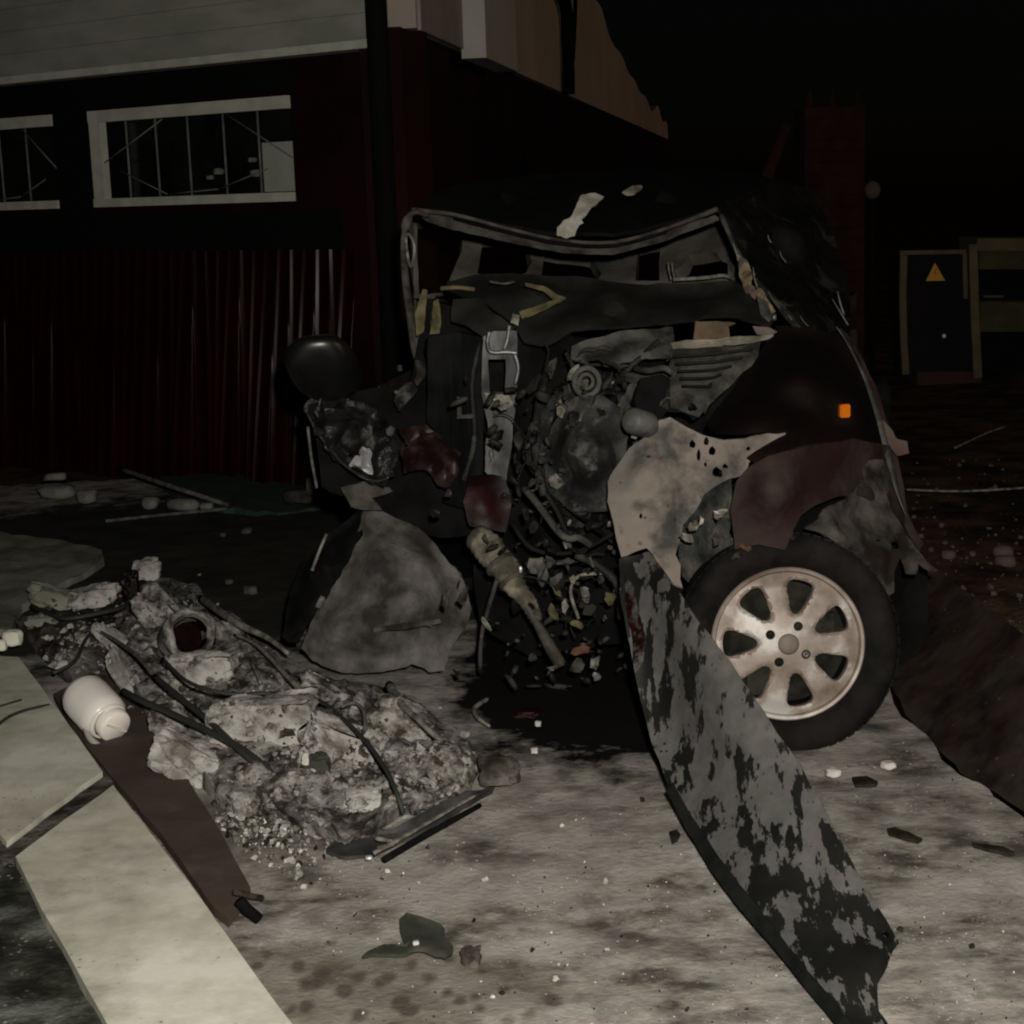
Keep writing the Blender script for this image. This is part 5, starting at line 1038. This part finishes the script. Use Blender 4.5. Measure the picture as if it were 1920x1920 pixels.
cable([(730, 1285, .17), (752, 1320, .18), (785, 1352, .17), (820, 1382, .14), (850, 1400, .10)], [.013, .010, .006, .008, .005], M_trim, 'pale strip along the far right edge of the heap', 'trim_strip', 'trim strip', 'pale strips in the heap')
cable([(640, 1325, .19), (665, 1318, .19), (682, 1335, .19), (684, 1370, .17)], .005, M_cablegrey, 'small grey hook of wire beside the smooth dark stone', 'wire', 'wire', None)
cable([(915, 1310, .03), (890, 1328, .03), (895, 1345, .03), (918, 1362, .02)], [.006, .007, .006, .004], M_trim, 'bent pale strip on the oily ground before the engine', 'trim_strip', 'trim strip', None)
single(MB().tube([G(448, 1688, .06), G(462, 1704, .04), G(486, 1724, .015)], .012, 8, False), 'short_rod', M_black, 'short black rod at the near corner of the brown board', 'rod')
single(MB().tube([G(440, 1672, .055), G(470, 1680, .03), G(492, 1684, .015)], .007, 6), 'twig', M_rubd, 'dark twig just above the short black rod', 'twig')

# white tank
tk = thing('white_tank', 'small white plastic tank with round screw cap lying on the brown board', 'tank', G(188, 1350, .05))
tc_ = P(178, 1326, gd(178, 1326, .10)); ta = (rt * .62 - up * .46 - fwd * .55).normalized()
b = MB(); b.lathe([(.0005, -.085), (.035, -.084), (.058, -.074), (.0655, -.056), (.067, -.03), (.067, .035), (.064, .055), (.054, .068), (.048, .074)], tc_, ta, 56); b.build('body', M_white, tk)
b = MB(); b.lathe([(.052, .060), (.055, .064), (.055, .072), (.050, .076), (.046, .074)], tc_, ta, 48); b.build('collar', M_white, tk)
b = MB(); cc = tc_ + Vector((.006, 0, 0)); b.lathe([(.046, .07), (.0475, .078), (.046, .096), (.042, .100), (.0005, .101)], cc, ta, 48)
cpx = b.build('screw_cap', M_whitecap, tk)
b = MB(); e1 = ta.cross(Vector((0, 0, 1))).normalized(); e2 = ta.cross(e1)
M_ = Matrix((e1, e2, ta)).transposed() @ Matrix.Rotation(-.55, 3, 'Z'); b.box(cc + ta * .1025, (.078, .006, .004), M_); b.build('cap_grip', M_white, cpx)
b = MB(); b.tube([tc_ + ta * .05 + Vector((-.045, -.03, -.02)), tc_ + ta * .085 + Vector((-.05, -.03, -.03)), tc_ + ta * .11 + Vector((-.035, -.02, -.045))], .009, 8); b.build('outlet_pipe', mat('pipe_grey', [(.3, .28, .25)], rough=.6), tk)
# ------------------------------------------------------------------ scraps lying in the foreground
def flatscrap(name, poly, z, m_, label, cat, th=.008, top_=True, grp=None):
    ol = [(x, y, gd(x, y, z)) for x, y in poly]
    o = patch(name, ol, m_, None, th=th, step=9, crump=.008, cs=10, rag=1.5, top=True, zmin=.014)
    return tag(o, label, cat, grp)
flatscrap('fabric_scrap', [(752, 1722), (765, 1712), (790, 1716), (812, 1728), (826, 1735), (830, 1750), (845, 1765), (850, 1782), (838, 1796), (815, 1798), (795, 1790), (765, 1788), (735, 1788), (700, 1786), (678, 1790), (700, 1776), (720, 1766), (760, 1768), (752, 1745)], .02, M_leafd,
          'ragged dark scrap with a tail and a white speck in the foreground', 'scrap')
single(MB().rock(G(780, 1768, .03), (.008, .008, .006), 2, .15), 'glass_crumb', M_crumb, 'white crumb lying on the ragged dark scrap', 'crumb')
rk('dark_clod', 883, 1795, 40, 40, M_rubd, 'small dark brown clod right of the ragged dark scrap', .015, cat='clod', grp=None)
flatscrap('black_shard', [(1598, 1458), (1625, 1455), (1645, 1464), (1640, 1470), (1605, 1472)], .012, M_crumbd, 'black oval shard under the tyre on the concrete', 'shard', grp='black shards on the concrete')
flatscrap('black_shard', [(1662, 1555), (1675, 1552), (1700, 1560), (1728, 1572), (1720, 1577), (1690, 1570), (1665, 1562)], .012, M_crumbd, 'black tapered shard on the concrete right of the leaning panel', 'shard', grp='black shards on the concrete')
flatscrap('black_shard', [(1822, 1580), (1850, 1584), (1885, 1592), (1905, 1600), (1895, 1603), (1850, 1592), (1825, 1585)], .012, M_crumbd, 'thin long black shard near the right edge of the concrete', 'shard', grp='black shards on the concrete')
flatscrap('black_shard', [(1254, 1560), (1268, 1556), (1274, 1564), (1268, 1572), (1258, 1578)], .012, M_crumbd, 'tiny black shard left of the leaning panel', 'shard', grp='black shards on the concrete')
single(MB().rock(G(1562, 1448, .02), (.022, .02, .014), 3, .25), 'white_chip', M_crumb, 'white chip beneath the tyre beside the black oval shard', 'chip')
single(MB().rock(G(1665, 1434, .015), (.024, .02, .012), 3, .25), 'white_chip', M_crumb, 'pale chip on the concrete up and right of the black oval shard', 'chip')
single(MB().tube([G(1590, 1436, .012), G(1620, 1432, .012), G(1642, 1440, .012)], .0035, 5), 'wire', M_trim, 'short squiggle of pale wire behind the tyre on the concrete', 'wire')
random.seed(11)
def inreg(x, y):
    if pip(x, y, [(380, 1480), (520, 1530), (640, 1590), (660, 1640), (520, 1640), (420, 1570)]): return True
    if x < 480 + (y - 1500) * .45 and y > 1300: return False
    return pip(x, y, [(400, 1500), (640, 1620), (940, 1480), (1240, 1500), (1330, 1640), (1620, 1930), (560, 1930), (470, 1730)]) or pip(x, y, [(1560, 1440), (1700, 1380), (1760, 1430), (1930, 1540), (1930, 1930), (1740, 1930), (1690, 1760)])
mb = MB(); md = MB(); mr_ = MB(); c = 0
while c < 380:
    x, y = random.uniform(380, 1930), random.uniform(1300, 1930)
    if not inreg(x, y): continue
    r_ = random.uniform(.0008, .0026) if random.random() < .95 else random.uniform(.004, .008)
    (mb if random.random() < .55 else md).chip(G(x, y, .006), r_); c += 1
for i in range(1500):
    x, y = random.gauss(530, 100), random.gauss(1535, 48)
    if not inreg(x, y): continue
    r_ = .0015 + .008 * random.random() ** 3; random.choice((mb, md, mr_, mr_, mr_)).chip(G(x, y, .006), r_)
tag(mb.build('pale_crumbs', M_crumb), kind='stuff', label='pale crumbs of glass and mortar scattered on the concrete', cat='crumbs')
tag(mr_.build('mortar_grit', M_rub), kind='stuff', label='grey mortar grit strewn below the rubble heap', cat='grit')
tag(md.build('char_crumbs', M_crumbd), kind='stuff', label='dark char crumbs scattered on the concrete', cat='crumbs')
from mathutils.bvhtree import BVHTree
trees = []
for o_ in S.objects:
    if o_.type == 'MESH' and o_.name.split('.')[0] in ('rubble_heap', 'concrete_chunk', 'wooden_board', 'concrete_slab'):
        trees.append(BVHTree.FromPolygons([v.co + o_.location for v in o_.data.vertices], [tuple(p.vertices) for p in o_.data.polygons]))
def hit(x, y):
    d = ray(x, y).normalized(); best = None
    for t_ in trees:
        h_ = t_.ray_cast(CAM, d)
        if h_[0] is not None and (best is None or h_[3] < best[1]): best = (h_[0], h_[3])
    return best[0] if best else G(x, y, .003)
mb = MB()
for i in range(1500):
    a = random.choice([(300, 1180, 80, 45), (420, 1300, 110, 60), (560, 1420, 110, 60), (700, 1440, 90, 60), (800, 1440, 60, 50), (150, 1200, 50, 50), (470, 1500, 90, 40)])
    x, y = random.gauss(a[0], a[2] * .75), random.gauss(a[1], a[3] * .75); r_ = .002 + .013 * random.random() ** 2.6
    if x < 430 and y > 1290 + x * .45: continue
    dd = abs((y - 1130) - (x - 250) * .62) ; mb.chip(hit(x, y), r_)
tag(mb.build('rubble_crumbs', M_rub), kind='stuff', label='loose crumbs of rubble covering the heap', cat='crumbs')
